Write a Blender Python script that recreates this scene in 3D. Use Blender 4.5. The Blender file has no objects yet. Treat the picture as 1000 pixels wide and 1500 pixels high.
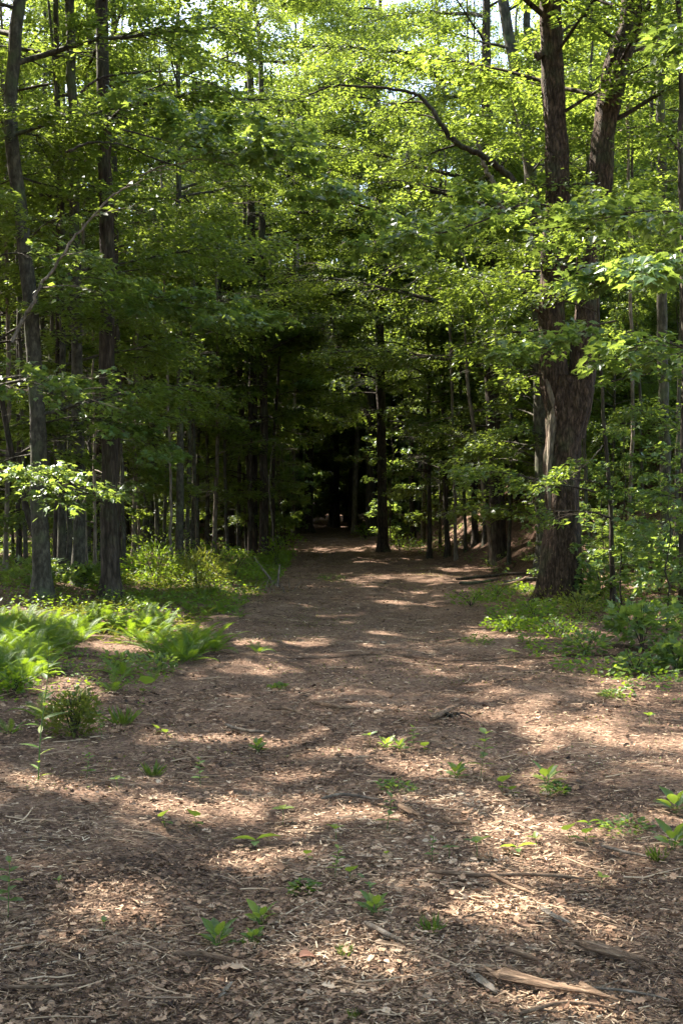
import bpy, math
import numpy as np

R = math.radians
S = bpy.context.scene
COL = S.collection
rng = np.random.default_rng(11)

# ------------------------------------------------------------------ camera, sky, sun, exposure
EYE = 1.6
FPX = 1800.0                      # focal length in pixels of the 1000 x 1500 frame
cd = bpy.data.cameras.new('camera'); cam = bpy.data.objects.new('camera', cd); COL.objects.link(cam)
cam.location = (0, 0, EYE); cam.rotation_euler = (R(90), 0, 0)
cd.sensor_fit = 'VERTICAL'; cd.sensor_height = 36; cd.lens = 36 * FPX / 1500
cd.clip_start = .1; cd.clip_end = 2000
S.camera = cam
SUN_EL, SUN_AZ = R(49), R(52)     # height of the sun, and how far left of straight ahead it stands
TS = np.array([-math.sin(SUN_AZ) * math.cos(SUN_EL), math.cos(SUN_AZ) * math.cos(SUN_EL), math.sin(SUN_EL)])
w = bpy.data.worlds.new('World'); S.world = w; w.use_nodes = True
nt = w.node_tree; bgn = nt.nodes['Background']
sky = nt.nodes.new('ShaderNodeTexSky'); sky.sky_type = 'NISHITA'; sky.sun_disc = False
sky.sun_elevation = SUN_EL; sky.sun_rotation = -SUN_AZ; sky.dust_density = 2.5; sky.air_density = 1.0
nt.links.new(sky.outputs[0], bgn.inputs[0]); bgn.inputs[1].default_value = 0.115
sd = bpy.data.lights.new('sun', 'SUN'); so = bpy.data.objects.new('sun', sd); COL.objects.link(so)
sd.energy = 5.0; sd.angle = R(0.53); sd.color = (1, .93, .82)
from mathutils import Vector, Matrix
so.rotation_euler = Vector(TS).to_track_quat('Z', 'Y').to_euler()
so.location = (-20, 20, 40)
S.view_settings.view_transform = 'Standard'; S.view_settings.look = 'None'
S.view_settings.exposure = 2.65; S.view_settings.gamma = 1
S.view_settings.use_curve_mapping = False
cy = S.cycles
cy.max_bounces = 7; cy.diffuse_bounces = 4; cy.glossy_bounces = 2; cy.transmission_bounces = 4
cy.use_denoising = True
cy.use_adaptive_sampling = True; cy.adaptive_threshold = 0.012

# ------------------------------------------------------------------ noise
_T = np.random.default_rng(5).random((256, 256))
def vn(x, y, s=0):
    x = np.asarray(x, float) + s * 17.3; y = np.asarray(y, float) + s * 9.1
    xi = np.floor(x).astype(int); yi = np.floor(y).astype(int)
    fx = x - xi; fy = y - yi; fx = fx * fx * (3 - 2 * fx); fy = fy * fy * (3 - 2 * fy)
    a = _T[xi & 255, yi & 255]; b = _T[(xi + 1) & 255, yi & 255]
    c = _T[xi & 255, (yi + 1) & 255]; d = _T[(xi + 1) & 255, (yi + 1) & 255]
    return (a * (1 - fx) + b * fx) * (1 - fy) + (c * (1 - fx) + d * fx) * fy
def fbm(x, y, o=4, s=0):
    v = 0; a = .5; t = 0
    for k in range(o):
        v = v + a * vn(x * 2 ** k, y * 2 ** k, s + k); t += a; a *= .5
    return v / t
def ss(a, b, x):
    t = np.clip((x - a) / (b - a), 0, 1); return t * t * (3 - 2 * t)

# ------------------------------------------------------------------ the lie of the land
def path_c(y):
    y = np.asarray(y, float)
    return .35 + .5 * ss(15, 30, y) - .95 * ss(36, 55, y) - 1.3 * ss(58, 95, y)
def path_hw(y):
    y = np.asarray(y, float); return 2.35 + .25 * ss(20, 36, y) - .55 * ss(40, 55, y) - .6 * ss(58, 85, y)
def hgt(x, y):
    x = np.asarray(x, float); y = np.asarray(y, float)
    c = path_c(y); d = x - c
    toe = 4.9 - 1.7 * ss(24, 42, y)
    h = 4.2 * ss(0, 6.2, x - toe) * ss(17, 33, y)
    h = h + 5.0 * ss(8, 40, x - 4) * ss(10, 60, y)
    h = h + .35 * ss(2.6, 7, -d) * ss(8, 30, y) + 3.0 * ss(12, 60, -d)
    h = h + .55 * ss(45, 85, y) + 16 * ss(90, 240, y)
    h = h - .05 * np.exp(-((np.abs(d) - .85) / .35) ** 2)
    fade = 1 - ss(90, 160, y)
    h = h + (fbm(x * .7, y * .7, 3, 3) - .5) * .16 * fade + (fbm(x * 3.3, y * 3.3, 3, 8) - .5) * .055 * fade
    return h - hgt0
hgt0 = 0.0
hgt0 = float(hgt(0., 4.))
def G(px, py):
    """the point on the ground that the pixel px, py of the photograph shows"""
    y = np.linspace(2.5, 110, 6000); x = (px - 500) / FPX * y; z = EYE + (750 - py) / FPX * y
    below = np.nonzero(z < hgt(x, y))[0]
    i = below[0] if len(below) else len(y) - 1
    return np.array([x[i], y[i], float(hgt(x[i], y[i]))])
def P(px, py, y): return np.array([(px - 500) / FPX * y, y, EYE + (750 - py) / FPX * y])

# ------------------------------------------------------------------ meshes
class MB:
    def __init__(s): s.v = []; s.f = []; s.t = []; s.n = 0; s.uv = []
    def add(s, v, faces, tint=.5):
        v = np.asarray(v, np.float32).reshape(-1, 3)
        for f in faces:
            f = np.asarray(f, np.int64)
            if len(f): s.f.append(f + s.n)
        s.v.append(v); s.t.append(np.broadcast_to(np.asarray(tint, np.float32), (len(v),)).copy()); s.n += len(v)
        return s
    def tube(s, pts, rad, sides=6, tint=.5, cap=True):
        pts = np.asarray(pts, float); rad = np.asarray(rad, float); K = len(pts)
        t = np.gradient(pts, axis=0); t /= np.linalg.norm(t, axis=1)[:, None] + 1e-9
        ref = np.where(np.abs(t[:, 2:3]) > .8, np.array([[1., 0, 0]]), np.array([[0, 0, 1.]]))
        if np.mean(np.abs(t[:, 2])) > .6: ref = np.broadcast_to(np.array([1., .1, 0]), t.shape)
        elif np.mean(np.abs(t[:, 2])) < .9: ref = np.broadcast_to(np.array([.1, .05, 1.]), t.shape)
        a = np.cross(t, ref); a /= np.linalg.norm(a, axis=1)[:, None] + 1e-9
        b = np.cross(t, a)
        th = np.arange(sides) / sides * 2 * math.pi
        rr = rad if rad.ndim == 2 else rad[:, None]
        v = pts[:, None] + rr[..., None] * (np.cos(th)[None, :, None] * a[:, None] + np.sin(th)[None, :, None] * b[:, None])
        i = np.arange(K - 1)[:, None] * sides; j = np.arange(sides)[None]; j2 = (j + 1) % sides
        q = np.stack([i + j, i + j2, i + sides + j2, i + sides + j], -1).reshape(-1, 4)
        fs = [q]
        if cap: fs += [np.arange(sides)[None], (np.arange(sides)[::-1] + (K - 1) * sides)[None]]
        return s.add(v.reshape(-1, 3), fs, tint)
    def mesh(s, name, mat, smooth=False):
        me = bpy.data.meshes.new(name)
        v = np.concatenate(s.v); me.vertices.add(len(v)); me.vertices.foreach_set('co', v.ravel())
        sizes = np.concatenate([np.full(len(f), f.shape[1]) for f in s.f]); idx = np.concatenate([f.ravel() for f in s.f])
        me.loops.add(len(idx)); me.loops.foreach_set('vertex_index', idx.astype(np.int32))
        me.polygons.add(len(sizes)); me.polygons.foreach_set('loop_start', (np.cumsum(sizes) - sizes).astype(np.int32))
        me.update(calc_edges=True)
        at = me.attributes.new('tint', 'FLOAT', 'POINT'); at.data.foreach_set('value', np.concatenate(s.t))
        me.polygons.foreach_set('use_smooth', np.full(len(sizes), smooth))
        me.materials.append(mat); me.validate(); TRIS[0] += int((sizes - 2).sum())
        return me
TRIS = [0]
def ob(name, data, parent=None, kind=None):
    o = bpy.data.objects.new(name, data); COL.objects.link(o)
    if parent is not None: o.parent = parent
    if kind: o['kind'] = kind
    return o
def tag(o, label, cat=None, group=None):
    o['label'] = label
    if cat: o['category'] = cat
    if group: o['group'] = group
    return o
def root(name, loc, label, cat, group=None, rz=0):
    o = bpy.data.objects.new(name, None); COL.objects.link(o); o.location = tuple(float(a) for a in loc)
    o.rotation_euler = (0, 0, rz); o.empty_display_size = .1
    return tag(o, label, cat, group)
def nrm(a): return a / (np.linalg.norm(a, axis=-1, keepdims=True) + 1e-9)

# leaf outlines: x across, y along, z out of the leaf
def _t(v, f): return np.array(v, float), [np.array(a) for a in f]
KITE = _t([(0, 0, 0), (-.3, .42, .06), (0, 1, -.06), (.3, .42, .06)], [[(0, 3, 2), (0, 2, 1)]])
TRI = _t([(-.27, .2, 0), (.30, .28, .05), (0, 1, -.08)], [[(0, 1, 2)]])
OVAL = _t([(0, 0, 0), (-.24, .22, .05), (-.3, .5, .06), (-.17, .8, .0), (0, 1.0, -.08), (.17, .8, .0), (.3, .5, .06), (.24, .22, .05)],
          [[(0, 7, 6, 5, 4), (0, 4, 3, 2, 1)]])
MAPLE = _t([(0, 0, 0), (.2, -.08, .02), (.5, .1, .0), (.3, .25, .04), (.6, .55, -.06), (.24, .55, .03), (0, 1.0, -.1),
            (-.24, .55, .03), (-.6, .55, -.06), (-.3, .25, .04), (-.5, .1, .0), (-.2, -.08, .02)],
           [[(0, 1, 2, 3), (0, 11, 10, 9)][::1], [(0, 3, 4, 5, 6), (0, 6, 7, 8, 9)]])
MAPLE[1][0] = np.array([(0, 1, 2, 3), (0, 9, 10, 11)])
OAK = _t([(0, 0, 0), (.12, .1, .02), (.3, .22, .03), (.16, .34, .03), (.4, .5, .02), (.2, .6, .02), (.3, .8, -.02), (0, 1.0, -.08),
          (-.3, .8, -.02), (-.2, .6, .02), (-.4, .5, .02), (-.16, .34, .03), (-.3, .22, .03), (-.12, .1, .02)],
         [[(0, 1, 2, 3, 4, 5, 6, 7), (0, 7, 8, 9, 10, 11, 12, 13)]])
LANCE = _t([(0, 0, 0), (-.1, .3, .03), (-.08, .65, .0), (0, 1.0, -.12), (.08, .65, .0), (.1, .3, .03)], [[(0, 5, 4, 3), (0, 3, 2, 1)]])
ROUND = _t([(0, 0, 0), (-.32, .12, .04), (-.44, .42, .07), (-.3, .75, .05), (0, 1.0, -.04), (.3, .75, .05), (.44, .42, .07), (.32, .12, .04)],
           [[(0, 7, 6, 5, 4), (0, 4, 3, 2, 1)]])
def leaves(mb, pos, d, n, size, tint, shape=KITE, curl=None):
    V, F = shape; N = len(pos)
    if N == 0: return mb
    d = nrm(d); sx = nrm(np.cross(d, n)); n = np.cross(sx, d)
    size = np.broadcast_to(np.asarray(size, float), (N,))
    tv = np.broadcast_to(V[None], (N,) + V.shape).copy()
    if curl is not None: tv[..., 2] = tv[..., 2] + curl[:, None] * (V[None, :, 0] ** 2 * 3 + (V[None, :, 1] - .5) ** 2) 
    v = pos[:, None] + size[:, None, None] * (tv[..., 0:1] * sx[:, None] + tv[..., 1:2] * d[:, None] + tv[..., 2:3] * n[:, None])
    off = np.arange(N)[:, None, None] * len(V)
    fs = [(f[None] + off).reshape(-1, f.shape[1]) for f in F]
    return mb.add(v.reshape(-1, 3), fs, np.repeat(np.broadcast_to(np.asarray(tint, float), (N,)), len(V)))

# ------------------------------------------------------------------ materials
def newmat(name):
    m = bpy.data.materials.new(name); m.use_nodes = True; t = m.node_tree
    b = t.nodes['Principled BSDF']; return m, t, b
def ramp(t, fac, stops):
    r = t.nodes.new('ShaderNodeValToRGB'); e = r.color_ramp.elements
    while len(e) < len(stops): e.new(.5)
    for k, (p, c) in enumerate(stops): e[k].position = p; e[k].color = (*c, 1)
    t.links.new(fac, r.inputs[0]); return r.outputs[0]
def leafmat(name, lo, mid, hi, trans=.45, tcol=(.30, .42, .03), rough=.42):
    m, t, b = newmat(name)
    a = t.nodes.new('ShaderNodeAttribute'); a.attribute_name = 'tint'
    oi = t.nodes.new('ShaderNodeObjectInfo')
    mx = t.nodes.new('ShaderNodeMath'); mx.operation = 'MULTIPLY_ADD'; mx.inputs[1].default_value = .16; mx.inputs[2].default_value = -.08
    t.links.new(oi.outputs['Random'], mx.inputs[0])
    ad = t.nodes.new('ShaderNodeMath'); t.links.new(a.outputs['Fac'], ad.inputs[0]); t.links.new(mx.outputs[0], ad.inputs[1])
    c = ramp(t, ad.outputs[0], [(0, lo), (.55, mid), (1, hi)])
    t.links.new(c, b.inputs['Base Color']); b.inputs['Roughness'].default_value = rough
    b.inputs['Specular IOR Level'].default_value = .45
    tr = t.nodes.new('ShaderNodeBsdfTranslucent')
    mc = t.nodes.new('ShaderNodeMix'); mc.data_type = 'RGBA'; mc.blend_type = 'MIX'; mc.inputs[0].default_value = .75
    t.links.new(c, mc.inputs[6]); mc.inputs[7].default_value = (*tcol, 1); t.links.new(mc.outputs[2], tr.inputs[0])
    ms = t.nodes.new('ShaderNodeMixShader'); ms.inputs[0].default_value = trans
    t.links.new(b.outputs[0], ms.inputs[1]); t.links.new(tr.outputs[0], ms.inputs[2])
    t.links.new(ms.outputs[0], t.nodes['Material Output'].inputs[0]); return m
def barkmat(name, dark, mid, light, scale=(14, 14, 2.2), bump=.6, moss=0.0, plates=.5, ps=(13, 13, 2.6)):
    m, t, b = newmat(name); N = t.nodes.new
    tc = N('ShaderNodeTexCoord'); mp = N('ShaderNodeMapping'); mp.inputs['Scale'].default_value = scale
    t.links.new(tc.outputs['Object'], mp.inputs[0])
    n1 = N('ShaderNodeTexNoise'); n1.inputs['Scale'].default_value = 1; n1.inputs['Detail'].default_value = 6; n1.inputs['Roughness'].default_value = .65
    t.links.new(mp.outputs[0], n1.inputs[0])
    c = ramp(t, n1.outputs[0], [(.3, dark), (.5, mid), (.72, light)])
    n2 = N('ShaderNodeTexNoise'); n2.inputs['Scale'].default_value = 2.3; n2.inputs['Detail'].default_value = 4
    t.links.new(tc.outputs['Object'], n2.inputs[0])
    f = ramp(t, n2.outputs[0], [(.52, (0, 0, 0)), (.66, (1, 1, 1))])
    mu = N('ShaderNodeMath'); mu.operation = 'MULTIPLY'; mu.inputs[1].default_value = moss; t.links.new(f, mu.inputs[0])
    mc = N('ShaderNodeMix'); mc.data_type = 'RGBA'; t.links.new(mu.outputs[0], mc.inputs[0]); t.links.new(c, mc.inputs[6])
    mc.inputs[7].default_value = (.09, .11, .05, 1)
    m2 = N('ShaderNodeMapping'); m2.inputs['Scale'].default_value = ps; t.links.new(tc.outputs['Object'], m2.inputs[0])
    nd = N('ShaderNodeTexNoise'); nd.inputs['Scale'].default_value = 1.7; nd.inputs['Detail'].default_value = 3; t.links.new(m2.outputs[0], nd.inputs[0])
    va = N('ShaderNodeVectorMath'); va.operation = 'MULTIPLY_ADD'; va.inputs[1].default_value = (.9, .9, .9); t.links.new(nd.outputs['Color'], va.inputs[0]); t.links.new(m2.outputs[0], va.inputs[2])
    vo = N('ShaderNodeTexVoronoi'); vo.feature = 'DISTANCE_TO_EDGE'; vo.inputs['Scale'].default_value = 1; t.links.new(va.outputs[0], vo.inputs[0])
    cr = ramp(t, vo.outputs['Distance'], [(.02, (1 - .8 * plates,) * 3), (.20, (1, 1, 1))])
    mp2 = N('ShaderNodeMix'); mp2.data_type = 'RGBA'; mp2.blend_type = 'MULTIPLY'; mp2.inputs[0].default_value = 1
    t.links.new(mc.outputs[2], mp2.inputs[6]); t.links.new(cr, mp2.inputs[7])
    t.links.new(mp2.outputs[2], b.inputs['Base Color']); b.inputs['Roughness'].default_value = .9; b.inputs['Specular IOR Level'].default_value = .2
    bp = N('ShaderNodeBump'); bp.inputs['Strength'].default_value = bump; bp.inputs['Distance'].default_value = .03
    t.links.new(n1.outputs[0], bp.inputs['Height'])
    bq = N('ShaderNodeBump'); bq.inputs['Strength'].default_value = plates; bq.inputs['Distance'].default_value = .05; t.links.new(cr, bq.inputs['Height'])
    t.links.new(bp.outputs[0], bq.inputs['Normal']); t.links.new(bq.outputs[0], b.inputs['Normal']); return m
def groundmat(name, shift=0.0):
    m, t, b = newmat(name); N = t.nodes.new
    tc = N('ShaderNodeTexCoord')
    n1 = N('ShaderNodeTexNoise'); n1.inputs['Scale'].default_value = 26; n1.inputs['Detail'].default_value = 8; n1.inputs['Roughness'].default_value = .72
    n1.inputs['Distortion'].default_value = 1.2
    n2 = N('ShaderNodeTexNoise'); n2.inputs['Scale'].default_value = 1.3; n2.inputs['Detail'].default_value = 4
    vo = N('ShaderNodeTexVoronoi'); vo.inputs['Scale'].default_value = 48; vo.inputs['Randomness'].default_value = 1
    for n in (n1, n2, vo): t.links.new(tc.outputs['Object'], n.inputs[0])
    ad = N('ShaderNodeMath'); ad.operation = 'MULTIPLY_ADD'; ad.inputs[1].default_value = .35
    t.links.new(n2.outputs[0], ad.inputs[0]); t.links.new(n1.outputs[0], ad.inputs[2])
    a2 = N('ShaderNodeMath'); a2.operation = 'ADD'; a2.inputs[1].default_value = -.17 + shift; t.links.new(ad.outputs[0], a2.inputs[0])
    c = ramp(t, a2.outputs[0], [(.3, (.030, .017, .010)), (.46, (.10, .058, .038)), (.58, (.21, .13, .086)), (.78, (.38, .26, .18))])
    mc = N('ShaderNodeMix'); mc.data_type = 'RGBA'; mc.blend_type = 'MULTIPLY'; mc.inputs[0].default_value = .45
    t.links.new(c, mc.inputs[6]); t.links.new(vo.outputs['Color'], mc.inputs[7]); 
    hs = N('ShaderNodeHueSaturation'); hs.inputs['Saturation'].default_value = 1.0; hs.inputs['Value'].default_value = 1.25
    t.links.new(mc.outputs[2], hs.inputs['Color'])
    # desaturate the cell colour before multiplying
    sv = N('ShaderNodeRGBToBW'); t.links.new(vo.outputs['Color'], sv.inputs[0]); t.links.new(sv.outputs[0], mc.inputs[7])
    t.links.new(hs.outputs[0], b.inputs['Base Color']); b.inputs['Roughness'].default_value = .95; b.inputs['Specular IOR Level'].default_value = .15
    bp = N('ShaderNodeBump'); bp.inputs['Strength'].default_value = .9; bp.inputs['Distance'].default_value = .03
    t.links.new(n1.outputs[0], bp.inputs['Height'])
    b2 = N('ShaderNodeBump'); b2.inputs['Strength'].default_value = .5; b2.inputs['Distance'].default_value = .012
    t.links.new(vo.outputs['Distance'], b2.inputs['Height']); t.links.new(bp.outputs[0], b2.inputs['Normal'])
    t.links.new(b2.outputs[0], b.inputs['Normal']); return m
def littermat(name, stops, rough=.75, trans=.12):
    m, t, b = newmat(name)
    a = t.nodes.new('ShaderNodeAttribute'); a.attribute_name = 'tint'
    c = ramp(t, a.outputs['Fac'], stops); t.links.new(c, b.inputs['Base Color'])
    b.inputs['Roughness'].default_value = rough; b.inputs['Specular IOR Level'].default_value = .25
    return m

M_forest = leafmat('forest_leaves', (.018, .042, .012), (.050, .100, .022), (.12, .17, .038), .46, (.36, .46, .05))
M_lobed = leafmat('lobed_leaves', (.024, .058, .018), (.052, .112, .030), (.12, .18, .045), .44, (.34, .44, .055), .36)
M_fern = leafmat('fern_green', (.03, .075, .010), (.06, .125, .016), (.11, .185, .02), .47, (.33, .47, .018), .5)
M_seed = leafmat('seedling_green', (.03, .075, .016), (.06, .13, .022), (.17, .22, .03), .45, (.32, .42, .04), .5)
M_olive = leafmat('olive_green', (.04, .07, .012), (.09, .12, .02), (.17, .17, .03), .4, (.38, .40, .04), .5)
M_bark = barkmat('brown_bark', (.018, .013, .009), (.055, .041, .03), (.12, .095, .07), moss=.35)
M_grey = barkmat('grey_bark', (.022, .020, .014), (.065, .057, .042), (.15, .135, .10), (13, 13, 7), .6, .75, .25)
M_oak = barkmat('oak_bark', (.016, .010, .007), (.065, .042, .028), (.17, .11, .075), (24, 24, 7), 1.0, .4, .6, (14, 14, 4.2))
M_pale = barkmat('pale_bark', (.10, .08, .06), (.20, .16, .12), (.33, .27, .21), (12, 12, 4), .4, .15)
M_dead = barkmat('dead_wood', (.07, .043, .026), (.19, .12, .075), (.40, .28, .18), (9, 60, 60), .6, 0, .3, (8, 50, 50))
M_floor = groundmat('leaf_strewn_soil', -.02); M_path = groundmat('trodden_path', .03)
M_litter = littermat('dry_leaves', [(0, (.030, .017, .011)), (.3, (.12, .066, .038)), (.6, (.30, .178, .106)), (.85, (.43, .285, .18)), (1, (.50, .37, .255))])
M_chip = littermat('wood_chips', [(0, (.045, .028, .019)), (.4, (.22, .143, .087)), (.75, (.50, .355, .225)), (1, (.70, .56, .39))])
M_stem = littermat('green_stem', [(0, (.05, .10, .02)), (1, (.10, .17, .04))])

# ------------------------------------------------------------------ where the sun gets through the canopy (gaps above these spots of the ground)
GAPS = [(330,1080,75,11),(420,1135,50,13),(300,1170,80,16),(75,1160,80,20),(350,1200,120,16),(260,1230,60,20),(480,1095,60,9),
 (465,1195,60,13),(240,1308,70,11),(220,1350,50,14),(260,1288,22,6),(350,1335,40,8),(50,1332,30,12),(430,1275,60,6),(270,1425,24,6),
 (60,1388,32,8),(480,1385,30,16),(550,1100,70,12),(625,1132,45,11),(530,1195,50,24),(690,1203,50,11),(700,1162,25,6),(735,1045,30,5),
 (850,1065,55,11),(925,1090,50,7),(865,1142,30,7),(775,1275,90,26),(800,1345,70,24),(740,1362,45,10),(560,1390,45,13),(925,1240,80,14),
 (740,1215,80,14),(900,1445,90,10),(740,1440,60,10),(575,1445,50,8),(600,1335,50,9),(950,1020,50,5),(748,974,25,4),(664,976,32,5),
 (708,996,18,4),(272,986,38,4),(362,978,22,4),(490,903,36,4),(450,945,30,4),(440,972,45,4),(600,885,45,3.5),(585,845,95,4),(650,852,60,3),
 (480,806,65,2.5),(495,778,48,2),(565,820,55,2.5),(345,868,30,5),(520,852,40,3),(600,870,30,2.5),(450,930,14,4),(680,835,40,3),
 (190,925,115,34),(55,905,60,20),(95,1010,70,26),(250,850,60,14),(655,776,55,9),(705,760,45,7),(640,790,36,4),(890,768,50,6),(740,930,50,8),
 (850,930,50,9),(960,900,45,14),(700,800,30,4),(380,945,24,9),(910,1000,20,10),(105,1050,50,18),(20,960,50,16),
 (330,905,20,4),(430,890,20,3),(560,930,14,3),(620,950,20,3),(830,1190,40,6),(130,1260,20,5),(640,1420,20,5),(420,1440,16,4),(980,1380,24,6),
 (310,1500,50,12),(860,1520,70,14),(130,1480,30,8)]
GAPS += [(585,800,40,4),(450,790,40,3),(620,770,60,8),(560,765,30,4),(300,860,50,10),(240,820,60,12),(360,815,30,6),(300,800,40,6),(120,860,40,8),(780,860,30,8),(930,850,50,12),(850,800,40,8)]
def trail(p):
    """True for leaves that would hang into the walkers' way: a low uneven vault that dies out far back"""
    x, y = p[:, 0], p[:, 1]; d = np.abs(x - path_c(y)); n_ = vn(x * 1.1, y * .7 + p[:, 2] * .8, 14)
    return ((d / (path_hw(y) * (.55 + .6 * n_))) ** 2 + ((p[:, 2] - hgt(x, y)) / ((2.4 + .012 * y) * (.6 + 1.0 * vn(x * .9, y * .45, 19)))) ** 2 < 1) & (y < 76)
_g = np.array(GAPS, float)
def lit(p, extra=0.):
    """1 where the ray from the sun through point p ends on a sunlit spot of the ground"""
    k = (p[:, 2] - hgt(p[:, 0], p[:, 1])) / TS[2]
    for _ in range(3):
        q = p - TS * k[:, None]; k = k + (q[:, 2] - hgt(q[:, 0], q[:, 1])) / TS[2]
    q = p - TS * k[:, None]
    x, y = q[:, 0], q[:, 1]; ok = (y > 2.6) & (y < 105) & (np.abs(x) < 14)
    yy = np.where(ok, y, 50); u = 500 + FPX * x / yy; v = 750 + FPX * (EYE - hgt(x, y)) / yy
    sc = (v - 740) / 300
    u = u + (vn(x * 3, y * 2, 4) - .5) * 40 * np.clip(sc, .3, 1.6); v = v + (vn(x * 3, y * 2, 6) - .5) * 30 * np.clip(sc, .08, 1.2)
    out = np.zeros(len(p), bool)
    mx_, my_ = (.07 + extra) * FPX / np.maximum(yy, 3), (.08 + extra * 1.2) * FPX * EYE / np.maximum(yy, 3) ** 2      # room for the blur of a leaf edge's shadow
    for gx, gy, rx, ry in _g:
        out |= ((u - gx) / (rx + mx_)) ** 2 + ((v - gy) / (ry + my_)) ** 2 < 1
    return out & ok & (k > 2.0)

# ------------------------------------------------------------------ growing trees
def branch_curve(p0, az, el, L, r, K=9, droop=.12, wig=.06):
    s = np.linspace(0, 1, K)
    d = np.array([math.cos(az) * math.cos(el), math.sin(az) * math.cos(el), math.sin(el)])
    perp = np.array([-math.sin(az), math.cos(az), 0])
    w_ = np.cumsum(r.normal(0, wig * L / K * 1.5, K)); w_ -= w_[0]
    z_ = np.cumsum(r.normal(0, wig * L / K, K)); z_ -= z_[0]
    p = p0 + s[:, None] * L * d + w_[:, None] * perp
    p[:, 2] += z_ - droop * L * s ** 2
    return p
def sprays(pts, L, r, dens, lsize, flat=.42):
    """flat fans of leaves on side twigs along one branch"""
    nt_ = max(3, int(L * 5.5)); K = len(pts)
    t = np.sort(r.uniform(.18, 1, nt_)); x = t * (K - 1); i = np.minimum(x.astype(int), K - 2); f = (x - i)[:, None]
    p0 = pts[i] * (1 - f) + pts[i + 1] * f; bd = nrm(pts[i + 1] - pts[i])
    sg = np.where(np.arange(nt_) % 2, 1, -1); ang = sg * r.uniform(.5, 1.15, nt_)
    c, s_ = np.cos(ang), np.sin(ang)
    td = np.stack([bd[:, 0] * c - bd[:, 1] * s_, bd[:, 0] * s_ + bd[:, 1] * c, bd[:, 2] * .4 + r.normal(-.02, .16, nt_)], 1); td = nrm(td)
    tl = (.22 + .55 * (1 - t) ** .7) * min(L, 4.0) * .52 * r.uniform(.65, 1.25, nt_) + .1
    nl = np.maximum(3, (tl ** 1.6 * 120 * dens * (.09 / lsize) ** 1.3)).astype(int)
    k = np.repeat(np.arange(nt_), nl); N = len(k)
    s = r.uniform(.08, 1.05, N) ** .8
    sid = nrm(np.cross(td, [0, 0, 1.]))[k]; l = tl[k]
    off = r.uniform(-1, 1, N); wd = .40 * l * (1 - .65 * s)
    pos = p0[k] + td[k] * (s * l)[:, None] + sid * (off * wd)[:, None]
    pos[:, 2] += -.16 * l * s ** 2 + r.normal(0, .035 + .03 * l, N)
    d = td[k] * .8 + sid * (np.sign(off) * .9)[:, None] + r.normal(0, .3, (N, 3)); d[:, 2] -= .25
    n = np.array([0, 0, 1.]) + r.normal(0, flat, (N, 3))
    sz = lsize * r.uniform(.6, 1.25, N)
    tint = np.clip(r.normal(.45, .17, N) + r.normal(0, .1, nt_)[k], 0, 1)
    tw = (p0, p0 + td * tl[:, None] * .55 + np.array([0, 0, -.02]), p0 + td * tl[:, None] * .98 + np.array([0, 0, -1.]) * (.14 * tl)[:, None])
    return pos, d, n, sz, tint, tw
def twigs(mb, tw, r0):
    a, b_, c = tw; n = len(a)
    for k in range(n): mb.tube(np.array([a[k], b_[k], c[k]]), [r0, r0 * .6, r0 * .25], 3, cap=False)
def grow(path, rad, specs, r, lsize=.1, dens=1.0, wood=True, crown_keep=None):
    """branches and leaves for a stem; specs = list of (height 0..1 along the path, azimuth, elevation, length)"""
    K = len(path); br = []; L5 = [[] for _ in range(5)]
    for (t, az, el, L) in specs:
        x = t * (K - 1); i = min(int(x), K - 2); f = x - i
        p0 = path[i] * (1 - f) + path[i + 1] * f; r0 = min(rad[i] * .55, .008 + L * .011)
        pts = branch_curve(p0, az, el, L, r)
        o = sprays(pts, L, r, dens, lsize)
        for a, b_ in zip(L5, o[:5]): a.append(b_)
        if wood:
            mb = MB(); mb.tube(pts, r0 * (1 - .85 * np.linspace(0, 1, len(pts))), 6 if r0 > .02 else 4)
            twigs(mb, o[5], max(.003, r0 * .28)); br.append(mb)
    return br, [np.concatenate(a) for a in L5]
def crown_mesh(lv, mat, name='crown', shape=KITE, keep=None):
    pos, d, n, sz, ti = lv
    if keep is not None: pos, d, n, sz, ti = pos[keep], d[keep], n[keep], sz[keep], ti[keep]
    mb = MB(); leaves(mb, pos, d, n, sz, ti, shape); return mb.mesh(name, mat)
def trunk_profile(n, r0, r1, r, flare=1.35):
    s = np.linspace(0, 1, n); q = r0 + (r1 - r0) * s; return q * (1 + (flare - 1) * np.exp(-s * 22))
def smooth_path(pts, n):
    pts = np.asarray(pts, float); t = np.linspace(0, 1, len(pts)); tt = np.linspace(0, 1, n)
    out = np.zeros((n, 3)); m = np.gradient(pts, axis=0)
    x = tt * (len(pts) - 1); i = np.minimum(x.astype(int), len(pts) - 2); f = (x - i)[:, None]
    h = lambda a, b_, ma, mb_: (2 * f**3 - 3 * f**2 + 1) * a + (f**3 - 2 * f**2 + f) * ma + (-2 * f**3 + 3 * f**2) * b_ + (f**3 - f**2) * mb_
    return h(pts[i], pts[i + 1], m[i], m[i + 1])
def rough_radii(path, rad, sides, amt, r, freq=5, zf=.8):
    """ridged bark: a radius for every vertex of the tube"""
    th = np.arange(sides) / sides; z = path[:, 2]; s = int(r.integers(0, 90))
    per = lambda f_, zf_, k: (vn(np.abs(th[None] * 2 - 1) * f_ + .6 * np.sin(z[:, None] * .7), z[:, None] * zf_, s + k) + vn(np.sin(th[None] * 2 * math.pi) * f_ * .5 + 9, z[:, None] * zf_ + 7, s + k)) - 1
    return rad[:, None] * (1 + amt * per(freq, zf, 0) + amt * .6 * per(freq * 2.3, zf * 2.5, 5))

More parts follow.
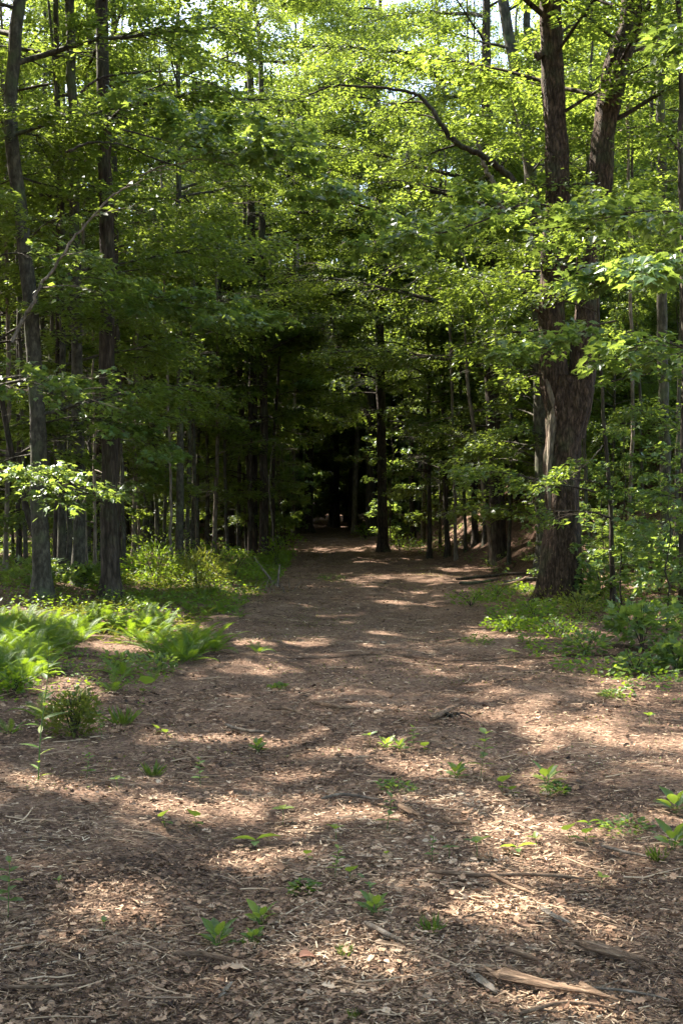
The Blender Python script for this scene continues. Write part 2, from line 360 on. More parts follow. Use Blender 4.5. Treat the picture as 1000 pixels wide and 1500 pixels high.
# ---- stock trees that the woods are filled with (mesh data shared by the copies)
def tall_specs(r, H, first, spread, nb):
    out = []
    for k in range(nb):
        t = first + (0.97 - first) * ((k + r.uniform(0, 1)) / nb); q = (t - first) / (1 - first)
        L = spread * (1 - .72 * q ** 1.4) * r.uniform(.65, 1.15) * (.75 + .25 * min(1, q * 6))
        out.append((t, k * 2.4 + r.uniform(-.5, .5), .05 + .75 * q + r.uniform(-.15, .2), L))
    return out
def straight(H, r, bend=.25, n=14):
    s = np.linspace(0, 1, n)
    a = np.cumsum(r.normal(0, bend / n * 2, (n, 2)), 0); a -= a[0]
    return np.stack([a[:, 0], a[:, 1], s * H - .15], 1)
STOCK = {}
def stock(kind, idx, H, first, spread, nb, r0, lsize, dens, mat, lmat, shape=KITE, wood=True):
    r = np.random.default_rng(hash((kind, idx)) % 1000 if False else 100 + idx * 7 + len(kind))
    p = straight(H, r); rad = trunk_profile(len(p), r0, r0 * .15, r)
    br, lv = grow(p, rad, tall_specs(r, H, first, spread, nb), r, lsize, dens, wood)
    mb = MB(); mb.tube(p, rough_radii(p, rad, 10, .07, r), 10)
    for b_ in br:                                                # limbs too small to pick apart singly grow on the trunk's mesh
        for v_, t_ in zip(b_.v, b_.t): pass
        base = mb.n; mb.v += b_.v; mb.t += b_.t; mb.f += [f + base for f in b_.f]; mb.n += b_.n
    STOCK.setdefault(kind, []).append(dict(trunk=mb.mesh('trunk', mat, True), lv=lv, crown=crown_mesh(lv, lmat, 'crown', shape), lmat=lmat, shape=shape))
for k in range(3): stock('tall', k, 24 + 1.5 * k, .22, 5.0, 56, .19, .14, 1.3, (M_bark, M_grey, M_bark)[k], M_forest, TRI)
for k in range(3): stock('under', k, 9 + 1.3 * k, .14, 2.9, 50, .055, .10, 1.5, (M_grey, M_bark, M_grey)[k], M_forest, TRI)
for k in range(2): stock('arch', k, 13 + 2 * k, .30, 4.6, 40, .09, .11, 1.4, (M_bark, M_grey)[k], M_forest, TRI)
for k in range(3): stock('sapling', k, 3.2 + .8 * k, .18, 1.25, 17, .018, .10, .8, M_bark, M_lobed, MAPLE)
for k in range(2): stock('backdrop', k, 21 + 3 * k, .05, 5.4, 60, .20, .24, 2.6, M_bark, M_forest, TRI)
NCULL = [0, 0]
MARKS = [(60, 'the bowed trunk at the left edge'), (135, 'the lean greyish trunk'), (200, 'the thickest left-hand trunk'), (245, 'the close pair of pale stems'),
 (345, 'the lichen spotted stem'), (430, 'the many-stemmed clump'), (540, 'the dark end of the track'), (600, 'the sturdy edge trunk'), (680, 'the two thin stems at the bank'),
 (770, 'the stout trunk on the bank'), (900, 'the big forked tree'), (9999, 'the pale grey trunk at the right')]
def mark(x, y): return next(t for lim, t in MARKS if 500 + FPX * x / y < lim)
def where(x, y, what): return what + (' close behind ' if y < 40 else ' some way behind ' if y < 62 else ' far behind ') + mark(x, y)
def place(kind, idx, x, y, scale, rz, name, label, cat, group, leaf='crown'):
    s = STOCK[kind][idx % len(STOCK[kind])]
    o = root(name, (x, y, float(hgt(x, y)) - .05), label, cat, group, rz); o.scale = (scale,) * 3
    t = ob('trunk' if leaf == 'crown' else 'stem', s['trunk'], o)
    c, si = math.cos(rz) * scale, math.sin(rz) * scale; q = s['lv'][0]
    wp = np.stack([q[:, 0] * c - q[:, 1] * si + x, q[:, 0] * si + q[:, 1] * c + y, q[:, 2] * scale + o.location[2]], 1)
    me = s['crown']
    k = lit(wp) if y < 62 and kind != 'sapling' else np.zeros(len(wp), bool)
    if k.mean() < .03: k[:] = False
    # keep the middle of the trail itself clear low down
    low = trail(wp)
    k |= low
    if k.mean() > .9: k[:] = False
    if k.mean() > .008:
        lv = list(s['lv']); kp = ~k
        if len(kp) > 7000: kp &= np.random.default_rng(int(abs(x) * 91)).random(len(kp)) < .42; lv[3] = lv[3] * 1.45
        me = crown_mesh(lv, s['lmat'], 'crown', s['shape'], kp); NCULL[0] += 1
    NCULL[1] += 1
    ob(leaf, me, o, 'stuff')
    return o

# ------------------------------------------------------------------ ground
def axis(fine0, fine1, step, lo, hi, g=1.16):
    a = list(np.arange(fine0, fine1, step)); s = step
    while a[-1] < hi: s *= g; a.append(a[-1] + s)
    s = step
    while a[0] > lo: s *= g; a.insert(0, a[0] - s)
    return np.array(a)
gx = axis(-4.2, 5.4, .085, -260, 260, 1.12); gy = axis(2.6, 14, .085, -60, 14, 1.3); gy = np.concatenate([gy, axis(14.1, 40, .16, 14.1, 420, 1.08)])
XX, YY = np.meshgrid(gx, gy); ZZ = hgt(XX, YY)
V = np.stack([XX, YY, ZZ], -1).reshape(-1, 3); nx, ny = len(gx), len(gy)
i = (np.arange(ny - 1)[:, None] * nx + np.arange(nx - 1)[None]); Q = np.stack([i, i + 1, i + nx + 1, i + nx], -1)
cx = (XX[:-1, :-1] + XX[1:, 1:]) / 2; cyy = (YY[:-1, :-1] + YY[1:, 1:]) / 2
inp = (np.abs(cx - path_c(cyy)) < path_hw(cyy) * (.8 + .4 * fbm(cx * .8, cyy * .8, 3, 2))) & (cyy < 95)
for nm, msk, mat in (('path', inp, M_path), ('forest_floor', ~inp, M_floor)):
    q = Q[msk]; u, inv = np.unique(q, return_inverse=True)
    mb = MB(); mb.add(V[u], [inv.reshape(-1, 4)])
    o = ob(nm, mb.mesh(nm, mat, True), None, 'structure')
    tag(o, 'trodden woodland track strewn with dry leaves and chips' if nm == 'path' else 'leaf covered woodland ground on both sides of the track')

# ------------------------------------------------------------------ litter: real leaves, chips and twigs lying on the ground
def scatter(n, y0, y1, pw, r, margin=.5):
    u = r.random(n); a = 1 - pw
    y = (y0 ** a + u * (y1 ** a - y0 ** a)) ** (1 / a)
    x = r.uniform(-1, 1, n) * (y * .285 + margin); return x, y
def gnorm(x, y, e=.05):
    return nrm(np.stack([-(hgt(x + e, y) - hgt(x - e, y)) / (2 * e), -(hgt(x, y + e) - hgt(x, y - e)) / (2 * e), np.ones_like(x)], 1))
r = np.random.default_rng(21)
N = 112000; x, y = scatter(N, 3.0, 66, 1.35, r)
clump = fbm(x * .9, y * .9, 3, 12); side = ss(.5, 2.6, np.abs(x - path_c(y)))
keep = r.random(N) < .25 + 1.0 * ss(.35, .65, clump) * (.55 + .6 * side); x, y = x[keep], y[keep]; N = len(x)
n = gnorm(x, y) + r.normal(0, .38, (N, 3)); az = r.uniform(0, 2 * math.pi, N)
d = np.stack([np.cos(az), np.sin(az), r.normal(0, .12, N)], 1)
z = hgt(x, y) + r.uniform(.003, .028, N)
mb = MB(); sz = (.008 + .034 * r.random(N) ** 2.0) * (.75 + .06 * y); ti = np.clip(r.beta(2.2, 2.6, N) + 1.0 * (fbm(x * 1.6, y * 1.6, 3, 30) - .53), 0, 1)
h1 = N // 3
o_ = np.argsort((y > 12) + r.random(N) * .5); x, y, z, d, n, sz, ti = x[o_], y[o_], z[o_], d[o_], n[o_], sz[o_], ti[o_]; far = int((y <= 12).sum()); h1 = far // 3
for a, b_, shp in ((0, h1, OAK), (h1, far, OVAL), (far, N, KITE)):
    leaves(mb, np.stack([x, y, z], 1)[a:b_], d[a:b_], n[a:b_], sz[a:b_] * (1.25 if shp is OAK else .8), ti[a:b_], shp, r.normal(.25, .5, b_ - a))
o = ob('leaf_litter', mb.mesh('leaf_litter', M_litter), None, 'stuff'); tag(o, 'dry brown curled leaves scattered over track and forest floor', 'leaf litter')
N = 215000; x, y = scatter(N, 3.0, 60, 1.55, r)
keep = r.random(N) < .3 + .9 * (1 - ss(1.6, 3.4, np.abs(x - path_c(y)))); x, y = x[keep], y[keep]; N = len(x)
az = r.normal(0, .75, N) + np.where(r.random(N) < .35, r.uniform(0, 3.14, N), 0)
d = np.stack([np.cos(az), np.sin(az), r.normal(0, .10, N)], 1); n = gnorm(x, y) + r.normal(0, .3, (N, 3))
CHIP = _t([(-.05, .05, 0), (.055, 0, 0), (.05, .85, .03), (-.04, 1, 0)], [[(0, 1, 2, 3)]])
mb = MB(); leaves(mb, np.stack([x, y, hgt(x, y) + r.uniform(.004, .026, N)], 1), d, n, (.008 + .045 * r.random(N) ** 2.2) * (.75 + .055 * y), np.clip(r.beta(2, 2.6, N) + .8 * (fbm(x * 1.3, y * 1.3, 3, 50) - .5), 0, 1), CHIP)
o = ob('wood_chips', mb.mesh('wood_chips', M_chip), None, 'stuff'); tag(o, 'pale splinters, chips and dry straw mulched into the track', 'wood chips')
mb = MB(); N = 900; x, y = scatter(N, 3.1, 32, 1.1, r)
for k in range(N):
    az = r.normal(0, .8); L = r.uniform(.06, .34); s = np.linspace(-.5, .5, 4)
    px_ = x[k] + s * L * math.cos(az) + r.normal(0, .008, 4); py_ = y[k] + s * L * math.sin(az) + r.normal(0, .008, 4)
    rr = r.uniform(.0015, .0045)
    mb.tube(np.stack([px_, py_, hgt(px_, py_) + rr + .012 + r.uniform(0, .012)], 1), [rr, rr, rr * .8, rr * .5], 4, tint=float(r.uniform(.05, .8)), cap=False)
o = ob('twig_litter', mb.mesh('twig_litter', M_chip), None, 'stuff'); tag(o, 'thin broken twigs lying loose all over the track', 'twigs')

# ------------------------------------------------------------------ trees with trunks one can tell apart
def lift(path, loc): return np.asarray(path) - np.asarray(loc)
def tree(name, label, pts, w0, w1, mat=None, base=None, depth=None, nbr=9, crown=True, leaf=.105, low=3, cat='tree', top=21., group=None, amt=.08, side=None, ll=1.0, seed=0, over=None):
    """pts: where the trunk runs in the photograph (pixels, base first); it is stood at the depth of its base on the ground"""
    mat = mat or M_bark; r = np.random.default_rng(500 + seed + int(pts[0][0]) * 3)
    g = G(*(base or pts[0])); y = depth or g[1]
    W = [P(px, py, y) for px, py in pts]; W[0][2] = float(hgt(W[0][0], y)) - .08
    last = W[-1].copy(); frame_top = last[2]
    wpx = [w0, w1]
    if top > last[2] + 1:
        dx = (W[-1] - W[-2]); dx = dx / max(abs(dx[2]), .3)
        W.append(last + np.array([dx[0] * .5 * 3, r.normal(0, .3), 3])); W.append(np.array([W[-1][0] + r.normal(0, .4), y + r.normal(0, .5), top]))
    W = np.array(W); ln = np.concatenate([[0], np.cumsum(np.linalg.norm(np.diff(W, axis=0), axis=1))])
    n = int(np.clip(ln[-1] * 2.2, 10, 60)); tt = np.linspace(0, ln[-1], n)
    path = np.stack([np.interp(tt, ln, W[:, k]) for k in range(3)], 1)
    for _ in range(3): path[1:-1] = (path[:-2] + 2 * path[1:-1] + path[2:]) / 4
    path[1:-1, :2] += r.normal(0, .012, (n - 2, 2))
    r0 = w0 * y / FPX / 2; r1 = w1 * y / FPX / 2; zt = frame_top
    z = path[:, 2]; q = (z - z[0]) / max(zt - z[0], .5)
    rad = np.where(q < 1, r0 + (r1 - r0) * q, r1 * (1 - .8 * (z - zt) / max(top - zt, .1))); rad = np.maximum(rad, .006) * (1 + .6 * np.exp(-(z - z[0]) * 5) + .12 * np.exp(-(z - z[0]) * 1.5))
    loc = W[0].copy(); loc[2] += .08
    o = root(name, loc, label, cat, group)
    sides = 20 if w0 > 18 else 12 if w0 > 9 else 8
    mb = MB(); mb.tube(lift(path, loc), rough_radii(path, rad, sides, amt, r, 4), sides)
    ob('trunk', mb.mesh('trunk', mat, True), o)
    specs = []
    for k in range(low * 3 + 2 if y > 30 else low * 2):                                     # thin leafy shoots low on the stem
        t = r.uniform(.12, .50); az = r.uniform(0, 6.28) if side is None else side + r.normal(0, .8)
        specs.append((t, az, r.uniform(-.05, .35), r.uniform(1.2, 2.9) * ll))
    if crown:
        for k in range(nbr):
            t = .42 + .55 * (k + r.random()) / nbr
            specs.append((t, k * 2.4 + r.uniform(-.6, .6), r.uniform(.0, .3) + .7 * (t - .4), (3.9 - 2.4 * (t - .4)) * r.uniform(.7, 1.2) * ll))
    if over:                                                 # long limbs reaching out over the track
        n_, azo, Lo, h0_, h1_ = over
        for k in range(n_):
            hh = h0_ + (h1_ - h0_) * (k + r.random()) / n_; t = float(np.interp(hh, path[:, 2], np.linspace(0, 1, n)))
            specs.append((t, azo + r.normal(0, .5) + (k % 3 == 2) * r.uniform(-1.2, 1.2), r.uniform(.05, .5), Lo * r.uniform(.75, 1.15)))
    if specs:
        br, lv = grow(path, rad, specs, r, leaf * (1.0 if y < 38 else 1.12), 1.0)
        for b_ in br:
            b_.v = [v - loc.astype(np.float32) for v in b_.v]; ob('branch', b_.mesh('branch', mat, True), o)
        pos = lv[0]; keep = ~lit(pos)
        keep &= ~trail(pos)
        hi = pos[:, 2] > EYE + .4167 * y + 1.2; keep &= ~hi | (r.random(len(hi)) < .38); lv[3] = lv[3] * np.where(hi, 1.55, 1)   # fewer, larger leaves high above the picture
        lv[0] = pos - loc; ob('crown', crown_mesh(lv, M_forest, 'crown', KITE if y < 34 else TRI, keep), o, 'stuff')
    return o

# --- left side
tree('beech_tree', 'curved mossy grey trunk at the left edge of the photo, bowed to the left', [(62, 872), (58, 640), (46, 450), (34, 330), (17, 230), (16, 130), (28, 0)], 25, 18, M_grey, depth=21., nbr=16, low=5, seed=1)
tree('young_tree', 'thin dark straight stem between the bowed edge trunk and the paler grey trunk', [(84, 862), (86, 500), (88, 250), (82, 0)], 11, 8, depth=25., nbr=9)
tree('maple_tree', 'lean greyish trunk with a pale lit side just left of the thickest left-hand trunk', [(117, 858), (116, 650), (112, 400), (106, 180), (103, 0)], 18, 13, M_grey, nbr=12, low=5)
tree('maple_tree', 'thickest trunk on the left, tall brown and straight, behind the fern bed', [(161, 874), (161, 700), (158, 450), (153, 200), (150, 0)], 26, 18, M_bark, nbr=16, low=4, amt=.07)
tree('young_tree', 'thin dark stem close behind the thickest left-hand trunk', [(172, 838), (170, 500), (168, 200), (167, 0)], 10, 8, depth=29.)
tree('young_tree', 'slim moss stained grey stem left of the lean greyish trunk', [(92, 852), (91, 600), (93, 420)], 13, 8, M_grey, depth=24., top=14, nbr=8)
tree('sapling_tree', 'very thin grey stem hard against the lean greyish trunk', [(102, 848), (102, 640), (104, 470)], 8, 5, M_grey, depth=25.5, top=10, nbr=6)
tree('sapling_tree', 'thread thin sunlit stem left of the thickest left-hand trunk', [(140, 842), (139, 700), (137, 560)], 5, 3, M_pale, depth=27., top=8, nbr=6)
tree('young_tree', 'pale slim leaning stem, left one of a close pair behind the fern bed', [(214, 803), (217, 640), (210, 430), (203, 200), (196, 0)], 9, 6, M_grey, nbr=7, depth=42.)
tree('young_tree', 'pale slim stem, right one of a close pair behind the fern bed', [(222, 800), (223, 640), (220, 500)], 8, 5, M_grey, nbr=7, depth=43.)
tree('young_tree', 'lichen spotted grey stem standing alone in the green verge left of the track', [(263, 826), (264, 700), (263, 500), (262, 250), (261, 0)], 11, 6, M_grey, nbr=9, low=2, depth=33., over=(8, .3, 4.6, 10, 18))
tree('young_tree', 'very thin grey stem right of the lichen spotted one', [(304, 803), (304, 650), (300, 500)], 6, 4, M_grey, nbr=6, depth=46.)
tree('forest_tree', 'dark trunk deep in the wood left of the many-stemmed clump', [(322, 782), (322, 600), (323, 430), (322, 150)], 13, 10, M_bark, nbr=10, depth=62.)
tree('forest_tree', 'faint brown trunk above the lichen spotted grey stem, far behind it', [(283, 790), (282, 560), (280, 300)], 8, 6, M_bark, nbr=8, depth=55.)
tree('forest_tree', 'slim brown trunk at the left of the clump at the left track edge', [(370, 806), (370, 600), (368, 400), (367, 150), (366, 0)], 15, 9, M_bark, nbr=8, depth=45., low=1, top=25., over=(12, .1, 6.2, 8, 24))
tree('forest_tree', 'sunlit reddish trunk at the right of the clump at the left track edge', [(386, 808), (387, 640), (384, 420), (383, 200)], 14, 9, M_bark, nbr=8, depth=44., low=1, top=24., over=(14, -.2, 6.0, 6.5, 23))
tree('sapling_tree', 'black whip thin stem leaning out to the left from the clump', [(374, 806), (358, 620), (346, 520), (329, 415)], 6, 4, depth=44.5, top=9.5, nbr=5, low=1)
tree('sapling_tree', 'black thin stem bending left above the clump like a crook', [(366, 804), (367, 560), (370, 475), (352, 440), (336, 418)], 6, 3, depth=43.5, top=9.8, nbr=4, low=1)
tree('sapling_tree', 'black thin stem leaning to the right out of the clump', [(398, 800), (402, 620), (412, 500), (418, 430)], 6, 3, depth=45.5, top=11, nbr=5, low=1)
tree('forest_tree', 'dark trunk in deep shade on the left of the far end of the track', [(452, 780), (453, 650), (452, 500), (451, 300)], 13, 10, M_bark, nbr=9, depth=74., top=36., over=(18, .2, 5.8, 8, 35))
tree('forest_tree', 'pale straight trunk right of the far end of the track, lightest against the dark hollow', [(519, 779), (521, 680), (526, 580), (527, 440)], 8, 6, M_pale, nbr=8, depth=72., low=0, top=36., over=(18, 2.8, 5.6, 9, 35))
tree('forest_tree', 'sturdy dark trunk with a sunlit left side at the right edge of the track', [(561, 801), (559, 700), (557, 560), (555, 380), (553, 200)], 15, 11, M_bark, nbr=12, low=4, depth=50., top=26., over=(17, 3.0, 5.4, 6, 25))
tree('young_tree', 'thin straight stem at the foot of the bank, left of two', [(629, 800), (628, 700), (627, 560)], 7, 5, M_bark, nbr=8, depth=44., low=5, over=(8, 3.1, 4.8, 6, 20))
tree('young_tree', 'thin straight stem at the foot of the bank, right of two', [(655, 797), (652, 690), (648, 560), (646, 400)], 8, 6, M_bark, nbr=8, depth=43., low=5, over=(8, 3.3, 5.6, 6, 20))
tree('forest_tree', 'dark slim trunk on top of the leaf covered bank', [(696, 762), (692, 640), (688, 480)], 9, 7, M_bark, nbr=9, depth=42.)
tree('forest_tree', 'stout dark trunk rising from the bank behind the leaning pale stem', [(731, 792), (722, 640), (718, 480), (716, 300), (712, 120)], 23, 15, M_bark, nbr=14, depth=36., low=2, over=(12, 3.0, 6.0, 5, 19))
tree('leaning_tree', 'thin pale stem leaning left over the bank, with peeling bark', [(722, 792), (708, 720), (692, 620), (684, 560)], 7, 5, M_pale, depth=35., top=7.5, nbr=4, low=0)
tree('forest_tree', 'pale grey trunk near the right edge of the photo', [(976, 800), (973, 650), (968, 450), (966, 200), (967, 0)], 17, 12, M_grey, nbr=8, depth=26., low=3, ll=.75)
tree('forest_tree', 'dark straight trunk just left of the pale grey trunk near the right edge', [(958, 770), (958, 600), (957, 400)], 11, 9, M_bark, nbr=9, depth=36.)
tree('sapling_tree', 'crooked black stem right of the big forked tree', [(898, 800), (894, 740), (884, 620), (877, 470)], 8, 4, M_bark, depth=21.5, top=8, nbr=6, low=2)
tree('forest_tree', 'mossy leaning trunk behind the left fork of the big tree', [(796, 780), (790, 520), (785, 350), (775, 230), (752, 90), (735, 0)], 22, 16, M_grey, nbr=12, depth=31., low=2)
tree('forest_tree', 'second mossy stem parting from the leaning trunk and rising steeply', [(800, 776), (788, 420), (776, 200), (772, 0)], 16, 11, M_grey, nbr=8, depth=32.5, low=1)
tree('forest_tree', 'reddish dark trunk seen between the shrubs at the right edge', [(999, 860), (1000, 700), (1002, 500)], 12, 9, M_bark, nbr=4, depth=20., low=2, ll=.6)
tree('forest_tree', 'thin dark trunk in the shade at the lower left edge, curving like a bow', [(75, 858), (50, 770), (20, 690), (4, 600), (-10, 480)], 10, 7, M_bark, nbr=5, depth=22., low=4, top=9)
SLIM = [(8, 850, 27, 7), (38, 846, 29, 6), (70, 838, 31, 6), (127, 846, 28, 5), (148, 838, 30, 5), (182, 835, 30, 6), (196, 822, 35, 6), (232, 818, 37, 6), (240, 812, 40, 5), (252, 830, 31, 4),
        (275, 818, 36, 6), (290, 812, 39, 6), (314, 806, 42, 6), (333, 804, 43, 5), (349, 800, 46, 6), (205, 812, 39, 4), (286, 800, 46, 5), (410, 790, 56, 6), (428, 784, 64, 6), (682, 770, 42, 5), (708, 768, 40, 5), (668, 790, 40, 5), (745, 790, 34, 5), (862, 790, 29, 6), (920, 800, 27, 6), (942, 790, 29, 5), (990, 790, 27, 6)]
for k, (px, py, dp, w_) in enumerate(SLIM):
    g_ = G(px, py); b4 = [q for q in SLIM[:k] if mark(*P(q[0], q[1], q[2])[:2]) == mark(*P(px, py, dp)[:2])]
    tree('slim_tree', ('pale', 'mossy', 'dull')[k % 3] + (' leaning' if k % 2 else ' straight') + (' slim' if w_ > 5 else ' very thin') + ' stem ' + ('in front of ' if dp < 24 else 'standing near ') + mark(*P(px, py, dp)[:2]),
         [(px, py), (px + (6, -5, 3, -8)[k % 4], 600), (px + (2, -14, 9, -6)[k % 4], 350), (px + (-3, -18, 12, 2)[k % 4], 120)], w_, w_ * .75, (M_pale, M_grey, M_grey)[k % 3], depth=float(dp), nbr=4, low=1, group='slim stems among the trees', seed=200 + k, top=15.)
for k, (px, py, dp, w_, lb) in enumerate([(604, 772, 62, 8, 'left of two dim trunks between the edge trunk and the bank'), (613, 770, 66, 6, 'right of two dim trunks between the edge trunk and the bank'),
        (440, 774, 84, 8, 'dim trunk at the back of the dark hollow, left of its middle'), (486, 770, 92, 9, 'dim trunk closing the dark hollow at the end of the track'),
        (340, 780, 66, 7, 'dim thin trunk left behind the many-stemmed clump'), (246, 790, 58, 7, 'dim thin trunk between the close pair and the lichen spotted stem'),
        (186, 800, 46, 9, 'dim brown trunk right behind the thickest left-hand trunk'), (60, 815, 34, 8, 'dim brown trunk behind the bowed edge trunk'),
        (28, 830, 30, 7, 'dim thin trunk at the lower left behind the fern bed'), (760, 745, 44, 9, 'dim trunk on the bank left of the big forked tree'),
        (915, 740, 40, 9, 'dim trunk on the slope halfway between forked tree and right edge'), (936, 735, 44, 6, 'dim thin trunk on the slope near the pale grey trunk')]):
    tree('forest_tree', lb, [(px, py), (px + (-4, 3, 0)[k % 3], 520), (px + (-7, 2, 4)[k % 3], 200)], w_, w_ * .8, (M_bark, M_grey)[k % 2], depth=float(dp), nbr=8, low=1, seed=40 + k)

# --- the big forked tree
def forked():
    r = np.random.default_rng(77); y = float(G(828, 878)[1]); y0 = y
    def stem(pts, widths, n, jit=.0, sides=40, amt=.10, freq=9):
        W = np.array([P(a, b_, y0) for a, b_ in pts]); n0 = len(W)
        p = smooth_path(W, n); wd = np.interp(np.linspace(0, 1, n), np.linspace(0, 1, n0), widths) * y0 / FPX / 2
        return p, wd, rough_radii(p, wd, sides, amt, r, freq, 1.5)
    loc = P(822, 878, y0); loc[2] = float(hgt(loc[0], loc[1]))
    o = root('oak_tree', loc, 'big dark rough barked tree forking into two great stems, right of the track', 'tree')
    L = lambda p: p - loc
    p, wd, rr = stem([(820, 892), (820, 868), (821, 830), (823, 780), (823, 700), (826, 640), (832, 590), (838, 555)], [88, 68, 59, 53, 51, 55, 63, 62], 60, amt=.20)
    th = np.arange(40) / 40 * 2 * math.pi                                 # buttress roots at the foot
    zz = (p[:, 2] - p[0, 2])[:, None]; rr = rr * (1 + .34 * np.exp(-zz * 3.6) * np.sin(th * 5 + 1)[None])
    mb = MB(); mb.tube(L(p), rr, 40); ob('trunk', mb.mesh('trunk', M_oak, True), o)
    stems = []
    for lab, pts, wd_, up in (('left stem, straight and upright', [(822, 640), (812, 560), (808, 450), (814, 330), (816, 250), (809, 100), (806, 0), (803, -120)], [32, 42, 37, 36, 34, 30, 29, 28], (.0, 0)),
                         ('right stem, leaning and kinked to the right at the top', [(838, 640), (850, 570), (859, 450), (860, 380), (877, 300), (884, 200), (902, 100), (924, 30), (928, -80)], [32, 40, 33, 29, 31, 33, 36, 33, 31], (.05, 0))):
        p, wd, rr = stem(pts, wd_, 90, sides=30, amt=.20, freq=7)
        top = p[-1]; ext = np.array([top + np.array([up[0] * k + r.normal(0, .1), r.normal(0, .1), k * 1.4]) for k in range(1, 8)])
        pe = np.concatenate([p, ext]); re = np.concatenate([rr, rr[-1:] * np.linspace(.92, .25, 7)[:, None]])
        mb = MB(); mb.tube(L(pe), re, 30); c = ob('stem', mb.mesh('stem', M_oak, True), o); c['label'] = lab
        stems.append((pe, np.concatenate([wd, wd[-1] * np.linspace(.9, .25, 7)])))
    # the long pale wound down the left side of the trunk, with the torn stub above it
    s = np.linspace(0, 1, 26); cx_ = np.interp(s, [0, .3, .62, .8, 1], [806, 804, 808, 815, 800]); cy_ = 760 - 205 * s
    pp = np.array([P(a, b_, y0 - .17) for a, b_ in zip(cx_, cy_)]); wd = np.interp(s, [0, .15, .6, .78, 1], [.01, .04, .07, .10, .03])
    mb = MB(); mb.tube(L(pp), rough_radii(pp, wd, 14, .35, r, 5, 3), 14); c = ob('bark_scar', mb.mesh('bark_scar', M_pale, True), o); c['label'] = 'long pale torn strip of bare wood'
    # spreading limb stubs on the stems
    for k, pts in enumerate([[(803, 470), (792, 455), (780, 452)], [(850, 330), (838, 322), (828, 326)], [(906, 70), (903, 62), (898, 70)], [(792, 85), (787, 78), (783, 84)]]):
        pp = smooth_path([P(a, b_, y0 - .1) for a, b_ in pts], 6); mb = MB(); mb.tube(L(pp), [.10, .09, .08, .07, .05, .03], 9); ob('limb_stub', mb.mesh('limb_stub', M_oak, True), o)
    parts = [[] for _ in range(5)]
    for (pe, wd) in stems:
        sp = [(t, k * 2.4 + r.uniform(-.5, .5), .1 + .6 * t, r.uniform(2.5, 4.2)) for k, t in enumerate(np.linspace(.60, .98, 11))]
        sp += [(t, math.pi * r.uniform(.75, 1.4), r.uniform(-.1, .3), r.uniform(1.0, 2.0)) for t in np.linspace(.14, .5, 5)]
        br, lv = grow(pe, wd, sp, r, .12, .8)
        for b_ in br: b_.v = [v - loc.astype(np.float32) for v in b_.v]; ob('branch', b_.mesh('branch', M_bark, True), o)
        for a, b_ in zip(parts, lv): a.append(b_)
    lv = [np.concatenate(a) for a in parts]; keep = ~lit(lv[0]); lv[0] = lv[0] - loc
    ob('crown', crown_mesh(lv, M_forest, keep=keep), o, 'stuff')
    n = 500; a = r.uniform(0, 6.28, n); h_ = r.exponential(.12, n); rd = .56 - .25 * np.minimum(h_, .6)    # moss and weeds round the foot
    pos = np.stack([np.cos(a) * rd, np.sin(a) * rd, h_], 1); d = np.stack([np.cos(a) * .5, np.sin(a) * .5, np.ones(n)], 1)
    mb = MB(); leaves(mb, pos, d, np.stack([np.cos(a), np.sin(a), np.zeros(n) + .2], 1), r.uniform(.02, .06, n), r.random(n), KITE); ob('moss', mb.mesh('moss', M_olive), o, 'stuff')
forked()

# --- long bare or leafy boughs reaching into view
def bough(name, label, pts, y, r0, mat, sub=5, leaf=.1, dens=.8, seed=0, tip=.2, y1=None, bare=False):
    r = np.random.default_rng(900 + seed); ys = np.linspace(y, y1 or y, len(pts))
    W = np.array([P(a, b_, d_) for (a, b_), d_ in zip(pts, ys)]); p = smooth_path(W, 8 * len(pts)); loc = W[0]
    o = root(name, loc, label, 'bough'); rad = r0 * (1 - (1 - tip) * np.linspace(0, 1, len(p)))
    p[1:-1] += np.cumsum(r.normal(0, 1, (len(p) - 2, 3)), 0) * min(.012, r0 * .3); p[1:-1] += r.normal(0, min(.012, r0 * .3), (len(p) - 2, 3))
    mb = MB(); mb.tube(p - loc, rad, 8); ob('limb', mb.mesh('limb', mat, True), o)
    ln = np.linalg.norm(np.diff(p, axis=0), axis=1).sum(); sp = []
    dirv = p[-1] - p[0]; a0 = math.atan2(dirv[1], dirv[0])
    for k in range(sub): sp.append((.25 + .72 * (k + r.random()) / sub, a0 + r.choice([-1, 1]) * r.uniform(.4, 1.1), r.uniform(-.1, .45), ln * r.uniform(.15, .32)))
    br, lv = grow(p, rad, sp, r, leaf, dens)
    for b_ in br: b_.v = [v - loc.astype(np.float32) for v in b_.v]; ob('branch', b_.mesh('branch', mat, True), o)
    if not bare:
        keep = ~lit(lv[0]) | (r0 < .015); lv[0] = lv[0] - loc; ob('foliage', crown_mesh(lv, M_forest, 'foliage', OVAL if r0 < .015 else KITE, keep), o, 'stuff')
    return o
bough('fallen_bough', 'long pale dead bough rising to the right from the left edge across the trunks', [(18, 500), (42, 455), (62, 415), (105, 350), (165, 287), (215, 247), (275, 232), (350, 224)], 17., .027, M_pale, 7, seed=1, dens=.35)
bough('leafy_bough', 'dark arching bough with leaves in front of the thickest left-hand trunk', [(118, 136), (140, 118), (165, 108), (205, 105), (255, 108), (320, 128), (372, 160)], 19., .022, M_bark, 7, seed=2)
bough('leafy_bough', 'dark nearly level bough at the middle left, its leaves hanging to the right', [(96, 222), (130, 208), (175, 212), (225, 234), (300, 262), (360, 292)], 18.5, .02, M_bark, 7, seed=3, dens=1.1)
bough('leafy_bough', 'long black bough curving down to the right across the bright upper middle', [(768, 292), (740, 252), (705, 222), (665, 198), (645, 172), (622, 140), (585, 128), (500, 122), (440, 138)], 27., .085, M_bark, 9, seed=4, dens=.5)
